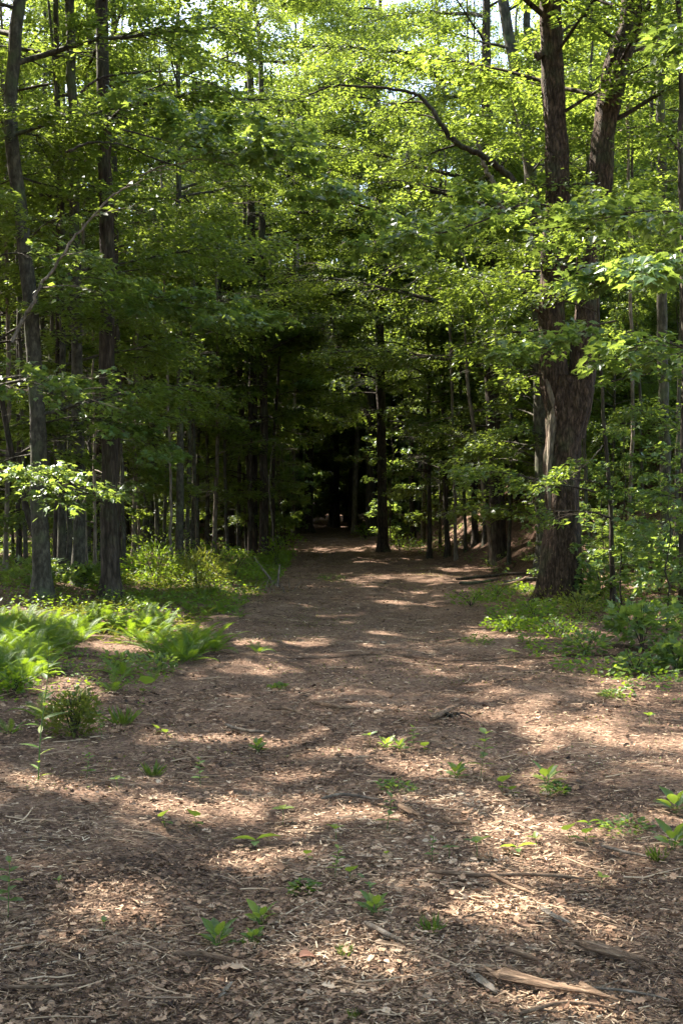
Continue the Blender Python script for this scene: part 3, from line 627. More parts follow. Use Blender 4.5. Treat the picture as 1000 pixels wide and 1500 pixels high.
bough('leafy_bough', 'slim bough dipping towards the right below the long black one', [(755, 300), (700, 290), (650, 278), (600, 262), (560, 262)], 26., .03, M_bark, 6, seed=5)
bough('broken_bough', 'short sunlit bare bough slanting up to the left beside the forked tree', [(736, 310), (722, 268), (705, 240), (690, 196)], 28.5, .07, M_pale, 3, seed=6, bare=True, tip=.5)
bough('leafy_bough', 'thin pale bough slanting down right, left of the forked tree at mid height', [(668, 355), (690, 395), (706, 425), (722, 455), (722, 500)], 22., .022, M_pale, 5, seed=7)
bough('leafy_bough', 'thin twig with a bright spray of small leaves crossing the forked trunk low down', [(882, 652), (868, 668), (848, 684), (832, 698), (806, 708), (782, 716)], 20.2, .012, M_pale, 9, .09, 1.5, seed=8)
bough('dead_bough', 'bare grey twiggy bough in front of the mossy leaning trunk', [(800, 330), (770, 250), (752, 165), (745, 120), (738, 60)], 25., .02, M_pale, 6, seed=9, bare=True)
bough('dead_bough', 'pale bare twig at the upper right edge of the photo', [(1010, 70), (990, 76), (965, 74), (940, 72)], 15., .012, M_pale, 4, seed=10, bare=True)
bough('dead_bough', 'pale hooked dead shoot beside the many-stemmed clump', [(402, 800), (394, 720), (399, 660), (409, 655), (416, 690)], 43., .03, M_pale, 5, seed=11, bare=True)

# big lobed leaves close to the camera on the right
def leafy(name, label, pts, y, y1, n, ls, seed, shape=MAPLE, sprd=.5, cat='bough', mat=None):
    r = np.random.default_rng(1200 + seed); W = np.array([P(a, b_, d_) for (a, b_), d_ in zip(pts, np.linspace(y, y1, len(pts)))]); p = smooth_path(W, 24); loc = W[0]
    o = root(name, loc, label, cat); mb = MB(); mb.tube(p - loc, .016 * (1 - .8 * np.linspace(0, 1, 24)), 6); ob('limb', mb.mesh('limb', M_bark, True), o)
    dv = p[-1] - p[0]; a0 = math.atan2(dv[1], dv[0]); ln = np.linalg.norm(dv)
    sp = [(.12 + .86 * (k + r.random()) / n, a0 + (1 if k % 2 else -1) * r.uniform(.4, 1.3), r.uniform(-.25, .25), sprd * r.uniform(.6, 1.4)) for k in range(n)]
    br, lv = grow(p, np.full(24, .012), sp, r, ls, 1.0)
    for b_ in br: b_.v = [v - loc.astype(np.float32) for v in b_.v]; ob('branch', b_.mesh('branch', M_bark, True), o)
    keep = ~lit(lv[0]); keep |= (keep.mean() < .35) & (r.random(len(keep)) < .6); lv[0] = lv[0] - loc; ob('foliage', crown_mesh(lv, mat or M_lobed, 'foliage', shape, keep), o, 'stuff'); return o
leafy('maple_bough', 'bough of large pale lobed leaves catching the sun at the right edge, middle height', [(1060, 400), (1000, 385), (950, 395), (905, 405)], 13., 12.5, 12, .13, 1, sprd=.8)
leafy('maple_bough', 'dark blue green lobed leaves hanging over the right fork of the big tree', [(1050, 330), (980, 310), (920, 312), (870, 325)], 15., 14.5, 12, .13, 2, sprd=.75)
leafy('maple_bough', 'bough of yellow green leaves at the upper right edge of the photo', [(1060, 60), (1010, 50), (975, 62)], 14., 14., 8, .12, 3, sprd=.5)
leafy('maple_bough', 'lobed leaves hanging right of the forked trunk at mid height', [(1060, 540), (1000, 510), (950, 500), (915, 530)], 14., 14.2, 10, .13, 4, sprd=.7)
leafy('maple_bough', 'spray of leaves hanging in front of the two stems just above the fork', [(900, 470), (860, 480), (820, 500), (780, 520)], 18., 17.5, 10, .12, 5, sprd=.8)
leafy('maple_bough', 'spray of leaves left of the forked tree below the slim bough', [(800, 300), (740, 300), (680, 320), (640, 345)], 20., 19.5, 12, .12, 6, sprd=1.)
leafy('maple_bough', 'bright yellow green lobed leaves hanging in the middle right of the photo', [(760, 300), (690, 330), (650, 340), (600, 335)], 17., 16.5, 12, .13, 7, sprd=.8)
leafy('maple_bough', 'deep green layered leaves hanging across the upper left middle', [(180, 190), (260, 210), (340, 225), (420, 250)], 18., 17., 16, .12, 8, sprd=1.2)
leafy('maple_bough', 'layered leaves hanging low over the left verge in front of the grey stems', [(150, 420), (210, 430), (270, 450), (330, 470)], 22., 21., 12, .11, 9, sprd=1.1)
leafy('maple_bough', 'dim leaves hanging in front of the thin dark trunks at the far left', [(-20, 560), (40, 550), (90, 560), (130, 590)], 18., 17., 12, .11, 10, sprd=1.0)

leafy('maple_bough', 'dark leaves hanging low in front of the bowed trunk at the left edge', [(-30, 700), (10, 690), (50, 700), (95, 730)], 19., 18.5, 12, .10, 11, sprd=.9)
leafy('maple_bough', 'leaves hanging across the bowed edge trunk and the lean greyish trunk at mid height', [(-30, 380), (30, 370), (80, 380), (130, 410)], 19., 18.5, 12, .10, 12, sprd=.9)
leafy('maple_bough', 'leaves veiling the lower part of the thickest left-hand trunk', [(60, 620), (120, 610), (170, 625), (215, 650)], 21., 20.5, 11, .10, 13, sprd=.9)
# ------------------------------------------------------------------ the rest of the wood
r = np.random.default_rng(303); used = []
def ok_spot(x, y, d): 
    for (a, b_) in used:
        if (a - x) ** 2 + (b_ - y) ** 2 < d * d: return False
    used.append((x, y)); return True
def fill(kind, n, y0, y1, side, near, spread, mind, name, label, cat, group, s0=.8, s1=1.2, leaf='crown', pw=1.):
    c = 0; tries = 0
    while c < n and tries < n * 60:
        tries += 1; y = y0 + (y1 - y0) * r.random() ** pw; e = near
        xm = .285 * y + spread; lo = path_hw(y) + e
        if xm <= lo: continue
        x = float(path_c(y)) + side * r.uniform(lo, xm)
        u_ = 500 + FPX * x / y
        if kind != 'tall' and y < 41 and (185 < u_ < 440 or 530 < u_ < 770): continue      # the open spots between the nearer trunks
        if kind == 'sapling' and y < 57 and 585 < u_ < 775: continue
        if kind == 'under' and y < 33 and u_ < 190: continue
        if not ok_spot(x, y, mind): continue
        sc = r.uniform(s0, s1)
        if kind == 'tall' and s1 < 1.3: sc = min(sc, (3 + .43 * y) / 25)
        bk = ('grey' if c % 3 == 1 else 'brown') if kind == 'tall' else ('brown' if c % 3 == 1 else 'grey') if kind == 'under' else ('grey' if c % 2 else 'brown')
        size = ('low ', 'tall ')[sc > (s0 + s1) / 2]
        place(kind, c, x, y, sc, r.uniform(0, 6.28), name, where(x, y, size + label.replace('@', bk)), cat, group, leaf); c += 1
LW, RW = 'in the woods left of the track', 'in the woods right of the track'
fill('arch', 12, 36, 84, -1, .9, -99 + 99 + 0 - 4, 2.2, 'arching_tree', '@ barked arching tree', 'tree', 'trees arching over the track from the left')
fill('arch', 12, 34, 84, 1, .9, -4, 2.2, 'arching_tree', '@ barked arching tree', 'tree', 'trees arching over the track from the right')
fill('tall', 5, 44, 84, -1, .6, -6, 2.6, 'forest_tree', '@ trunk hanging over the track', 'tree', 'tall trees hanging over the track from the left', .85, 1.05)
fill('tall', 5, 46, 84, 1, .6, -6, 2.6, 'forest_tree', '@ trunk hanging over the track', 'tree', 'tall trees hanging over the track from the right', .85, 1.05)
fill('tall', 4, 64, 90, -1, -.2, -13, 2.3, 'forest_tree', '@ lofty tree on the left', 'tree', 'lofty trees closing the canopy from the left', 1.15, 1.4)
fill('tall', 4, 64, 90, 1, -.2, -13, 2.3, 'forest_tree', '@ lofty tree on the right', 'tree', 'lofty trees closing the canopy from the right', 1.15, 1.4)
fill('tall', 9, 33, 54, -1, 2.2, 3, 2.4, 'forest_tree', '@ broad crowned tree', 'tree', 'broad crowned trees in the woods left of the track', 1.0, 1.15)
fill('tall', 22, 40, 96, -1, 1.9, 4, 2.6, 'forest_tree', '@ trunked tree', 'tree', 'tall trees ' + LW, .85, 1.1)
fill('tall', 26, 42, 96, 1, 1.2, 4, 2.3, 'forest_tree', '@ trunked tree', 'tree', 'tall trees ' + RW, .85, 1.1)
fill('under', 62, 27, 92, -1, 1.2, 2, 1.7, 'understory_tree', '@ stemmed small tree', 'tree', 'small trees ' + LW, .6, 1.15, pw=1.2)
fill('under', 62, 29, 92, 1, 1.6, 2, 1.7, 'understory_tree', '@ stemmed small tree', 'tree', 'small trees ' + RW, .6, 1.15, pw=1.2)
fill('sapling', 16, 48, 86, -1, .1, -11, 1.2, 'sapling', '@ stemmed shrubby sapling', 'sapling', 'shrubby saplings along the far left edge of the track', 1.0, 1.7, 'foliage')
fill('sapling', 16, 46, 86, 1, .1, -9, 1.2, 'sapling', '@ stemmed shrubby sapling', 'sapling', 'shrubby saplings along the far right edge of the track', 1.0, 1.7, 'foliage')
fill('sapling', 22, 30, 60, -1, 1.2, 1, 1.0, 'sapling', 'leafy sapling', 'sapling', 'saplings ' + LW, .5, 1.2, 'foliage', pw=1.3)
fill('sapling', 26, 17, 60, 1, 1.4, 1, 1.0, 'sapling', 'leafy sapling', 'sapling', 'saplings ' + RW, .5, 1.2, 'foliage', pw=1.3)
for k in range(170):
    y = 88 + 75 * r.random() ** .8; x = r.uniform(-1, 1) * (.30 * y + 6)
    if ok_spot(x, y, 2.4): place('backdrop', k, x, y, r.uniform(.8, 1.15), r.uniform(0, 6.28), 'backdrop_tree', 'dim leafy tree in the back woods, far beyond ' + mark(x, y), 'tree', 'trees beyond the end of the track')

# woods outside the picture to both sides and behind, whose crowns shade the track; one mass
r = np.random.default_rng(404); mb = MB(); wd_ = MB(); spots = []
for k in range(900):
    y = r.uniform(-12, 40); x = r.uniform(-30, 20)
    if abs(x) < .285 * max(y, 0) + 4.6 + (1.6 if x > 0 else 0): continue
    if x > 0 and y > 30: continue
    if any((a - x) ** 2 + (b_ - y) ** 2 < 11 for a, b_ in spots): continue
    spots.append((x, y))
for (x, y) in spots:
    H = r.uniform(17, 25); z0 = float(hgt(x, y)); R_ = r.uniform(2.6, 4.0); n = 3900 if x < 0 else 700
    u = nrm(r.normal(0, 1, (n, 3))) * (r.random(n) ** .4)[:, None]; u[:, 2] = u[:, 2] * (H * .32)
    u[:, :2] *= R_; cl = np.sin(u[:, 0] * 2.1 + x) * np.cos(u[:, 1] * 2.3 + y) + np.sin(u[:, 2] * 2.6)
    q = u + np.array([x, y, z0 + H * .68]); q = q[cl > -1.35]
    q = q[~lit(q, .04)]; a = r.uniform(0, 6.28, len(q))
    leaves(mb, q, np.stack([np.cos(a), np.sin(a), r.normal(-.1, .3, len(q))], 1), np.array([0, 0, 1.]) + r.normal(0, .4, (len(q), 3)), r.uniform(.30, .54, len(q)), np.clip(r.normal(.45, .18, len(q)), 0, 1), TRI)
    p = straight(H, r, n=8) + np.array([x, y, z0]); wd_.tube(p, trunk_profile(8, .17, .04, r), 8, .3)
o = ob('surrounding_woods', mb.mesh('surrounding_woods', M_forest), None, 'stuff'); tag(o, 'mass of trees outside the picture whose crowns shade the track', 'woods')
ob('trunks', wd_.mesh('trunks', M_bark, True), o, 'stuff')
# ------------------------------------------------------------------ undergrowth
def unit_leaf(name, mat, prof, fold=.18, droop=.25, tint=.5, wave=0):
    s = np.linspace(0, 1, 9); wv = np.array([prof(a) for a in s]); v = []
    for k, (a, b_) in enumerate(zip(s, wv)):
        z = .12 * a - droop * a * a
        v += [(-b_, a, z + fold * b_ + wave * math.sin(a * 19)), (-b_ * .5, a, z + fold * .35 * b_), (0, a, z), (b_ * .5, a, z + fold * .35 * b_), (b_, a, z + fold * b_ - wave * math.sin(a * 17))]
    q = [(5 * k + j, 5 * k + j + 1, 5 * k + j + 6, 5 * k + j + 5) for k in range(8) for j in range(4)]
    mb = MB(); mb.add(v, [np.array(q)], tint); return mb.mesh(name, mat, True)
f_round = lambda a: .42 * math.sin(math.pi * min(1, a * .97 + .03) ** .8) ** .65 if 0 < a < 1 else .01
f_oval = lambda a: .27 * math.sin(math.pi * a ** .9) ** .9 if 0 < a < 1 else .008
f_lance = lambda a: .11 * math.sin(math.pi * a ** .7) if 0 < a < 1 else .005
LEAF = {}
for nm, f_, w_ in (('round', f_round, .012), ('oval', f_oval, .01), ('lance', f_lance, .004)):
    for k, ti in enumerate((.3, .6, .95)): LEAF[nm, k] = unit_leaf('leaf', M_seed, f_, tint=ti, wave=w_)
for k, ti in enumerate((.2, .5, .9)): LEAF['olive', k] = unit_leaf('leaf', M_olive, f_oval, tint=ti, wave=.01)
def put_leaf(parent, me, p, az, el, s, roll=0):
    """leaf with its stalk end at p, pointing along az/el"""
    o = bpy.data.objects.new('leaf', me); COL.objects.link(o); o.parent = parent
    m = Matrix.Translation(Vector([float(a) for a in p])) @ Matrix.Rotation(az - math.pi / 2, 4, 'Z') @ Matrix.Rotation(el, 4, 'X') @ Matrix.Rotation(roll, 4, 'Y') @ Matrix.Scale(s, 4)
    o.matrix_local = m; return o
def plant(px, py, kind, size, label, tone=1, seed=0, name='seedling', cat='seedling', group=None, shape='oval'):
    g = G(px, py); r = np.random.default_rng(2000 + seed + int(px) + int(py) * 3); L = size * g[1] / FPX * 1.15
    o = root(name, g, label, cat, group); T = lambda: int(np.clip(tone + r.integers(-1, 2) * (r.random() < .5), 0, 2))
    st = MB()
    def stem(p, rr=.0022): st.tube(np.array(p), np.full(len(p), rr) * np.linspace(1, .6, len(p)), 5, .6, cap=False)
    if kind == 'round':                                     # one to three big rounded leaves on short stalks
        for k in range(2):
            a = r.uniform(0, 6.28); h_ = L * (.45, .2)[k]; q = (math.cos(a) * L * .15, math.sin(a) * L * .15, h_); stem([(0, 0, -.01), (q[0] * .6, q[1] * .6, h_ * .6), q])
            put_leaf(o, LEAF['round', T()], q, (-1.4, -.4)[k] + r.uniform(-.5, .5), (.7, .15)[k], L * (.75, .55)[k], r.uniform(-.3, .3))
    elif kind == 'flat':                                    # long leaf held out level
        stem([(0, 0, -.01), (.0, 0, L * .1), (L * .05, 0, L * .22)])
        put_leaf(o, LEAF['oval', 1], (0, 0, L * .2), math.pi + .1, .2, L * .6, .5); put_leaf(o, LEAF['oval', 1], (.0, 0, L * .22), .1, .25, L * .6, -.5); put_leaf(o, LEAF['oval', 0], (0, 0, L * .18), -1.6, .1, L * .4)
    elif kind == 'rosette':
        n = 11
        for k in range(n):
            a = k * 2.4; q = (math.cos(a) * .01, math.sin(a) * .01, .0); el = .25 + .9 * k / n; h_ = L * .3 * k / n
            stem([(0, 0, -.01), (math.cos(a) * L * .12, math.sin(a) * L * .12, h_ + L * .12)])
            put_leaf(o, LEAF[shape, T()], (math.cos(a) * L * .12, math.sin(a) * L * .12, h_ + L * .1), a, el, L * r.uniform(.4, .6), r.uniform(-.4, .4))
    elif kind == 'tall':                                    # upright stem with pairs of leaves
        n = 5; lean = r.uniform(-.15, .15)
        stem([(0, 0, -.01), (lean * L * .5, 0, L * .5), (lean * L, 0, L)])
        for k in range(n * 2):
            t = .3 + .7 * (k // 2) / (n - 1); a = (k % 2) * math.pi + (k // 2) * 1.3; put_leaf(o, LEAF[shape, T()], (lean * L * t, 0, L * t), a, .5 * t, L * r.uniform(.26, .42) * (1.2 - .5 * t), r.uniform(-.3, .3))
    elif kind == 'tri':
        stem([(0, 0, -.01), (.004, 0, L * .35), (0, 0, L * .62)])
        for k in range(4): put_leaf(o, LEAF[shape, T()], (0, 0, L * .6), k * 1.65 + r.uniform(-.3, .3), r.uniform(.1, .7), L * r.uniform(.42, .6), r.uniform(-.3, .3))
    elif kind == 'tuft':                                    # fine grass, too small to pick apart
        n = 60; a = r.uniform(0, 6.28, n); q = r.uniform(0, L * .35, n); mb = MB()
        leaves(mb, np.stack([np.cos(a) * q, np.sin(a) * q, 0 * a], 1), np.stack([np.cos(a) * .5, np.sin(a) * .5, np.ones(n) * r.uniform(.4, 1.5, n)], 1), r.normal(0, 1, (n, 3)), r.uniform(.3, .9, n) * L, r.uniform(.3, 1, n), _t(LANCE[0] * np.array([.22, 1, 1]), LANCE[1]))
        ob('blades', mb.mesh('blades', M_seed), o, 'stuff'); return o
    elif kind == 'patch':                                   # low mat of tiny leaves
        n = 170; a = r.uniform(0, 6.28, n); q = L * .55 * r.random(n) ** .6; x = np.cos(a) * q; y = np.sin(a) * q * 1.3; mb = MB()
        z = hgt(x + g[0], y + g[1]) - g[2] + r.uniform(.005, .3 * L, n) * (1 - q / L)
        leaves(mb, np.stack([x, y, z], 1), np.stack([np.cos(a), np.sin(a), r.normal(.2, .3, n)], 1), np.array([0, 0, 1.]) + r.normal(0, .4, (n, 3)), r.uniform(.014, .032, n) * (1 + g[1] * .03), r.uniform(.2, .9, n), OVAL)
        ob('foliage', mb.mesh('foliage', M_seed), o, 'stuff'); return o
    if st.v: ob('stem', st.mesh('stem', M_stem, True), o)
    return o
PL = [
 (289,1212,'round',30,'seedling with two round yellow green leaves, right of two left of the middle',2),
 (243,1212,'round',30,'seedling with an upright round leaf, left of two left of the middle',1),
 (378,1102,'rosette',26,'small bright leafy clump at the far end of the sunlit patch left of centre',1),
 (414,1208,'tri',32,'seedling with three pale leaves on a short stalk in the sun left of centre',2),
 (375,1243,'flat',52,'seedling with a long flat bright leaf held level above the dark litter',1),
 (228,1076,'round',16,'tiny yellow leafed seedling, left of two near the fern bed',2),
 (245,1080,'round',14,'tiny yellow leafed seedling, right of two near the fern bed',2),
 (294,1152,'tall',34,'feathery pale weed just above the left sunlit band',1),
 (171,1158,'tri',24,'bright yellow green weed at the edge of the left sunlit band',2),
 (127,1140,'tall',30,'spindly weed with pale leaves right of the tall stalk plant',1),
 (224,1138,'tuft',26,'wispy grass tuft above the left sunlit band',1),
 (318,1390,'rosette',52,'dense dark green rosette at the lower left of the middle of the track',0),
 (382,1358,'rosette',42,'spreading bright clump, upper of two near the bottom centre left',1),
 (372,1382,'rosette',28,'small clump, lower of two near the bottom centre left',1),
 (86,1302,'tri',18,'tiny three leaved seedling alone at the left in shade',1),
 (152,1368,'tri',22,'small low seedling at the lower left of the track',1),
 (491,1236,'tri',30,'seedling with one folded bright leaf near the middle of the track',2),
 (446,1260,'round',18,'small seedling with one oval yellow green leaf near the middle',2),
 (490,1285,'tall',36,'pale weed with narrow leaves beside the dark leafed seedling in the middle',2),
 (513,1290,'round',28,'seedling with dark round upright leaf in the middle of the track',0),
 (547,1342,'rosette',40,'bright star shaped clump below the middle of the track',1),
 (541,1310,'tri',18,'small two leaved seedling standing just above the star shaped clump',1),
 (565,1257,'round',12,'tiny yellow seedling right of the dark leafed one',2),
 (566,1218,'tall',44,'tall pale weed with drooping leaf pairs in the centre of the sunlit track',1),
 (541,1092,'tri',20,'small green seedling left of the row of yellow seedlings',1),
 (565,1098,'rosette',24,'yellow green seedling, first of the row beyond the sunlit band',2),
 (585,1100,'rosette',22,'yellow green seedling, second of the row beyond the sunlit band',2),
 (606,1098,'tall',28,'taller seedling, third of the row beyond the sunlit band',1),
 (622,1102,'round',18,'yellow round leafed seedling at the right end of the row beyond the sunlit band',2),
 (582,1158,'patch',46,'low patch of tiny clover like leaves right of centre',1),
 (668,1142,'rosette',32,'upright leafy seedling left of the tallest one right of centre',1),
 (703,1140,'tall',56,'tallest seedling right of centre with broad green leaves',1),
 (735,1160,'round',30,'seedling with grey green round leaf right of the tallest one',0),
 (750,1166,'round',16,'small yellow round leaf seedling at the foot of the grey green one',2),
 (800,1150,'rosette',38,'flat leafy clump in the litter right of the tallest seedling',1),
 (697,1262,'tri',38,'yellow leaved seedling on a brown stalk at the edge of the brightest sun patch',2),
 (632,1262,'tall',28,'small green weed, left of two in shade right of the middle',0),
 (657,1258,'tri',24,'small green weed, right of two in shade right of the middle',0),
 (757,1252,'flat',42,'seedling with pale level leaves beside the brightest sun patch',2),
 (784,1245,'tri',24,'bright seedling at the far edge of the brightest sun patch',2),
 (835,1232,'round',30,'seedling with glowing yellow round leaf, left of a pair on the right',2),
 (856,1232,'round',24,'seedling with green round leaf, right of a pair on the right',1),
 (861,1212,'flat',28,'seedling with a level green leaf behind the glowing yellow one',1),
 (880,1300,'tri',20,'tiny bright seedling alone right of the brightest sun patch',2),
 (918,1218,'patch',60,'low patch of dark green weeds in front of the right shrubs',0),
 (985,1245,'rosette',50,'leafy dark clump at the right edge, lower one',0),
 (988,1192,'rosette',46,'leafy dark clump at the right edge, upper one',0),
 (962,1262,'tuft',24,'thin grass tuft at the lower right edge',1),
 (910,1008,'tall',36,'upright pale whitish green weed at the right edge of the track',2),
 (895,1020,'patch',26,'small yellow green patch at the foot of the pale upright weed',2),
 (744,968,'tri',20,'bright seedling, left of two on the right side of the track',2),
 (752,966,'tri',16,'bright seedling, right of two on the right side of the track',2),
 (950,1062,'tri',20,'small seedling in shade near the right edge',0),
 (407,1008,'patch',22,'faint low green patch on the left half of the track',0),
 (505,1402,'tuft',22,'faint grass tuft near the bottom centre',1),
 (515,1496,'tuft',18,'single grass tuft at the very bottom of the photo',2),
 (632,1368,'tuft',32,'wispy dull tuft below the dry stick',0),
 (445,1306,'patch',30,'faint patch of tiny leaves below the middle left',0),
 (150,1082,'tall',30,'small weed in front of the olive bush',1),
 (180,1062,'tuft',34,'wispy weed right of the olive bush',1),
 (208,1018,'round',30,'broad dark green leaf at the right of the fern bed',0),
 (488,852,'patch',34,'pale yellow bushy plant alone on the far part of the track',2),
 (712,838,'tall',24,'small pale plant at the far right side of the track',1),
 (12,1345,'tall',70,'dark leafy stalk at the lower left edge of the photo',0),
 (812,1160,'patch',30,'faint weeds right of the flat leafy clump',0),
 (700,940,'patch',36,'low green patch where the track meets the right verge',0),
 (365,1388,'tuft',20,'thin grass between the two leafy clumps near the bottom',1),
]
for k, (px, py, kd, sz_, lb, tn) in enumerate(PL): plant(px, py, kd, sz_, lb, tn, k)

# the tall stalk with narrow leaves at the left
g = G(56, 1148); o = root('tall_stalk_plant', g, 'single tall pale green stalk with narrow drooping leaves at the left of the track', 'plant')
H_ = 215 * g[1] / FPX; sx = 14 * g[1] / FPX
p = smooth_path([(0, 0, -.02), (sx * .3, 0, H_ * .35), (sx * .9, .02, H_ * .7), (sx, .03, H_)], 14); mb = MB(); mb.tube(p, np.linspace(.005, .0015, 14), 6, .7); ob('stem', mb.mesh('stem', M_stem, True), o)
for k in range(22):
    t = .06 + .92 * k / 21; x = t * 13; i = min(int(x), 12); q = p[i] + (p[i + 1] - p[i]) * (x - i); big = 1.1 - abs(t - .45) * 1.3
    put_leaf(o, LEAF['lance', 1 + (k % 3 == 0)], q, k * 2.4, .35, H_ * .17 * max(.25, big), rng.uniform(-.4, .4))

# the olive green bush
def bush(px, py, wpx, hpx, label, n, ls, mat, shape=OVAL, name='bush', seed=0, nst=14, group=None, depth=None, cat='bush'):
    g = G(px, py); r = np.random.default_rng(3000 + seed); k_ = g[1] / FPX; W_, H_ = wpx * k_ / 2, hpx * k_
    o = root(name, g, label, cat, group); u = nrm(r.normal(0, 1, (n, 3))) * (r.random(n) ** .35)[:, None]
    lump = .75 + .5 * vn(u[:, 0] * 2.5 + 5, u[:, 2] * 2.5 + u[:, 1] * 2 + 5, seed)
    u = u * lump[:, None]; pos = np.stack([u[:, 0] * W_, u[:, 1] * W_ * .9, H_ * (.48 + .5 * u[:, 2])], 1); pos = pos[pos[:, 2] > .01]; n = len(pos)
    pos = pos[~lit(pos + g) | (r.random(n) < .8)]; n = len(pos)
    d = pos * np.array([1, 1, .4]) + r.normal(0, .25 * W_, (n, 3)); nn = np.array([0, 0, 1.]) + r.normal(0, .5, (n, 3))
    mb = MB(); leaves(mb, pos, d, nn, ls * r.uniform(.55, 1.2, n), np.clip(r.normal(.5, .2, n), 0, 1), shape); ob('foliage', mb.mesh('foliage', mat), o, 'stuff')
    for k in range(nst):
        a = r.uniform(0, 6.28); e = r.uniform(.2, .8); p = smooth_path([(0, 0, -.02), (math.cos(a) * W_ * e * .4, math.sin(a) * W_ * e * .4, H_ * .5), (math.cos(a) * W_ * e, math.sin(a) * W_ * e, H_ * .9)], 6)
        mb = MB(); mb.tube(p, np.linspace(.004, .0015, 6) * (1 + .05 * g[1]), 5); ob('stem', mb.mesh('stem', M_bark, True), o)
    return o
bush(108, 1078, 92, 66, 'rounded olive and yellow green bush in front of the fern bed', 1500, .035, M_olive, seed=1)
BU = [(585,806,60,26,'low green bush right of the foot of the sturdy edge trunk',M_fern,OVAL,.12,260),
 (535,790,36,20,'low dim bush left of the foot of the sturdy edge trunk',M_fern,OVAL,.13,160),
 (420,800,50,22,'low dim bush where the left verge narrows the far track',M_fern,OVAL,.13,220),
 (540,776,40,26,'shaded leafy bush closing in on the far end of the track',M_lobed,OVAL,.18,200),
 (425,780,50,34,'shaded leafy bush left of the far end of the track',M_lobed,OVAL,.18,240),
 (940,948,120,72,'low shrub of broad dark green leaves near the right edge of the track',M_lobed,MAPLE,.12,300),
 (880,880,90,60,'shrub of lobed leaves right of the foot of the forked tree',M_lobed,MAPLE,.12,260),
 (965,870,110,90,'tall tangle of leafy shrub at the right edge behind the dark broad leaved one',M_lobed,MAPLE,.12,420),
 (905,838,80,70,'shrub on the slope right of the forked tree, sun flecked',M_lobed,MAPLE,.12,300),
 (990,985,70,50,'small shrub at the right edge in front of the broad leaved one',M_lobed,MAPLE,.10,180),
 (858,960,70,34,'low weeds left of the dark broad leaved shrub',M_lobed,OVAL,.07,260),
 (930,985,80,30,'low creeping weeds in front of the dark broad leaved shrub',M_lobed,OVAL,.07,300),
 (850,905,60,40,'yellow green small bush at the right foot of the forked tree',M_olive,OVAL,.07,300),
 (780,905,70,24,'low weeds left of the foot of the forked tree',M_fern,OVAL,.06,300),
 (745,925,90,22,'low weeds spreading onto the track in front of the forked tree',M_fern,OVAL,.06,360),
 (690,888,80,24,'pale leafy weeds between fallen branches and track',M_fern,OVAL,.06,260),
 (725,880,50,22,'small sunlit bush in front of the fallen branches',M_seed,OVAL,.07,160),
 (820,935,80,26,'green weeds between the forked tree and the broad leaved shrub',M_fern,OVAL,.06,330),
 (405,830,60,46,'dark green bush at the foot of the many-stemmed clump',M_fern,OVAL,.10,300),
 (395,812,40,30,'small yellow green bush behind the dark one at the clump',M_seed,OVAL,.09,160),
 (340,858,110,50,'pale weedy bush on the left verge near the dead branches',M_fern,OVAL,.08,460),
 (290,868,110,64,'tall grassy weeds right of the thickest left-hand trunk',M_olive,LANCE,.16,700),
 (230,862,90,64,'sunlit feathery weeds beside the thickest left-hand trunk',M_fern,LANCE,.15,600),
 (240,822,100,50,'bright leafed low bush behind the left verge',M_seed,OVAL,.10,300),
 (320,832,80,40,'dim leafy bush on the left verge farther back',M_fern,OVAL,.10,260),
 (180,985,60,30,'low weeds in the gap of the fern bed',M_lobed,OVAL,.06,200),
 (235,985,50,26,'small dark weeds at the right end of the fern bed',M_lobed,OVAL,.06,160),
 (20,1015,60,30,'low green weeds at the left edge before the ferns',M_fern,OVAL,.06,240),
 (545,785,50,24,'dim bush at the foot of the sturdy edge trunk',M_fern,OVAL,.13,200),
 (590,790,60,30,'dim bush between the edge trunk and the bank',M_fern,OVAL,.13,240),
 (360,790,60,40,'dim bush left behind the many-stemmed clump',M_fern,OVAL,.13,240),
 (60,858,120,40,'dark bush behind the fern bed at the left edge',M_lobed,MAPLE,.11,420),
 (135,858,60,30,'dark bush behind the fern bed left of the thickest trunk',M_lobed,MAPLE,.11,240)]
for k, (px, py, w_, h_, lb, mt, shp, ls, n) in enumerate(BU): bush(px, py, w_, h_, lb, n, ls, mt, shp, 'shrub' if h_ > 35 else 'weed_clump', 10 + k, 6, cat='shrub' if h_ > 35 else 'weeds')

# ------------------------------------------------------------------ ferns: every frond a part
def frond_mesh(k):
    r = np.random.default_rng(60 + k); n = 30; s = np.linspace(.10, .985, n); rise = (.62, .5, .72, .4)[k]; mb = MB()
    cur = lambda a: np.stack([a * (1 - .18 * a), 0 * a + .03 * np.sin(a * 3), rise * a - .42 * a ** 2.2], -1)
    p = cur(np.linspace(0, 1, 10)); mb.tube(p, np.linspace(.009, .002, 10), 4, .7, cap=False)
    c = cur(s); t = nrm(np.gradient(c, axis=0)); up = nrm(np.cross(np.cross(t, [0, 0, 1.]), t) * 1); up *= np.sign(up[:, 2:3] + 1e-6)
    W_ = .145 * np.sin(np.pi * (.1 + .9 * s) ** .75) ** .8 * (1 - .25 * s) + .012
    for sg in (-1, 1):
        sd_ = np.cross(t, up) * sg; d = sd_ + t * .45 + up * .12 + r.normal(0, .05, c.shape)
        leaves(mb, c, d, up, W_ * r.uniform(.9, 1.1, n), np.clip(r.normal(.45, .14, n), 0, 1), _t([(0, 0, 0), (-.08, .12, 0), (-.04, .3, .01), (-.07, .36, .0), (-.035, .55, .01), (-.055, .62, .0), (0, 1, -.06), (.055, .62, 0), (.035, .55, .01), (.07, .36, 0), (.04, .3, .01), (.08, .12, 0)],
                [[(0, 11, 10, 9, 8, 7, 6), (0, 6, 5, 4, 3, 2, 1)]]))
    return mb.mesh('frond', M_fern)
FR = [frond_mesh(k) for k in range(4)]
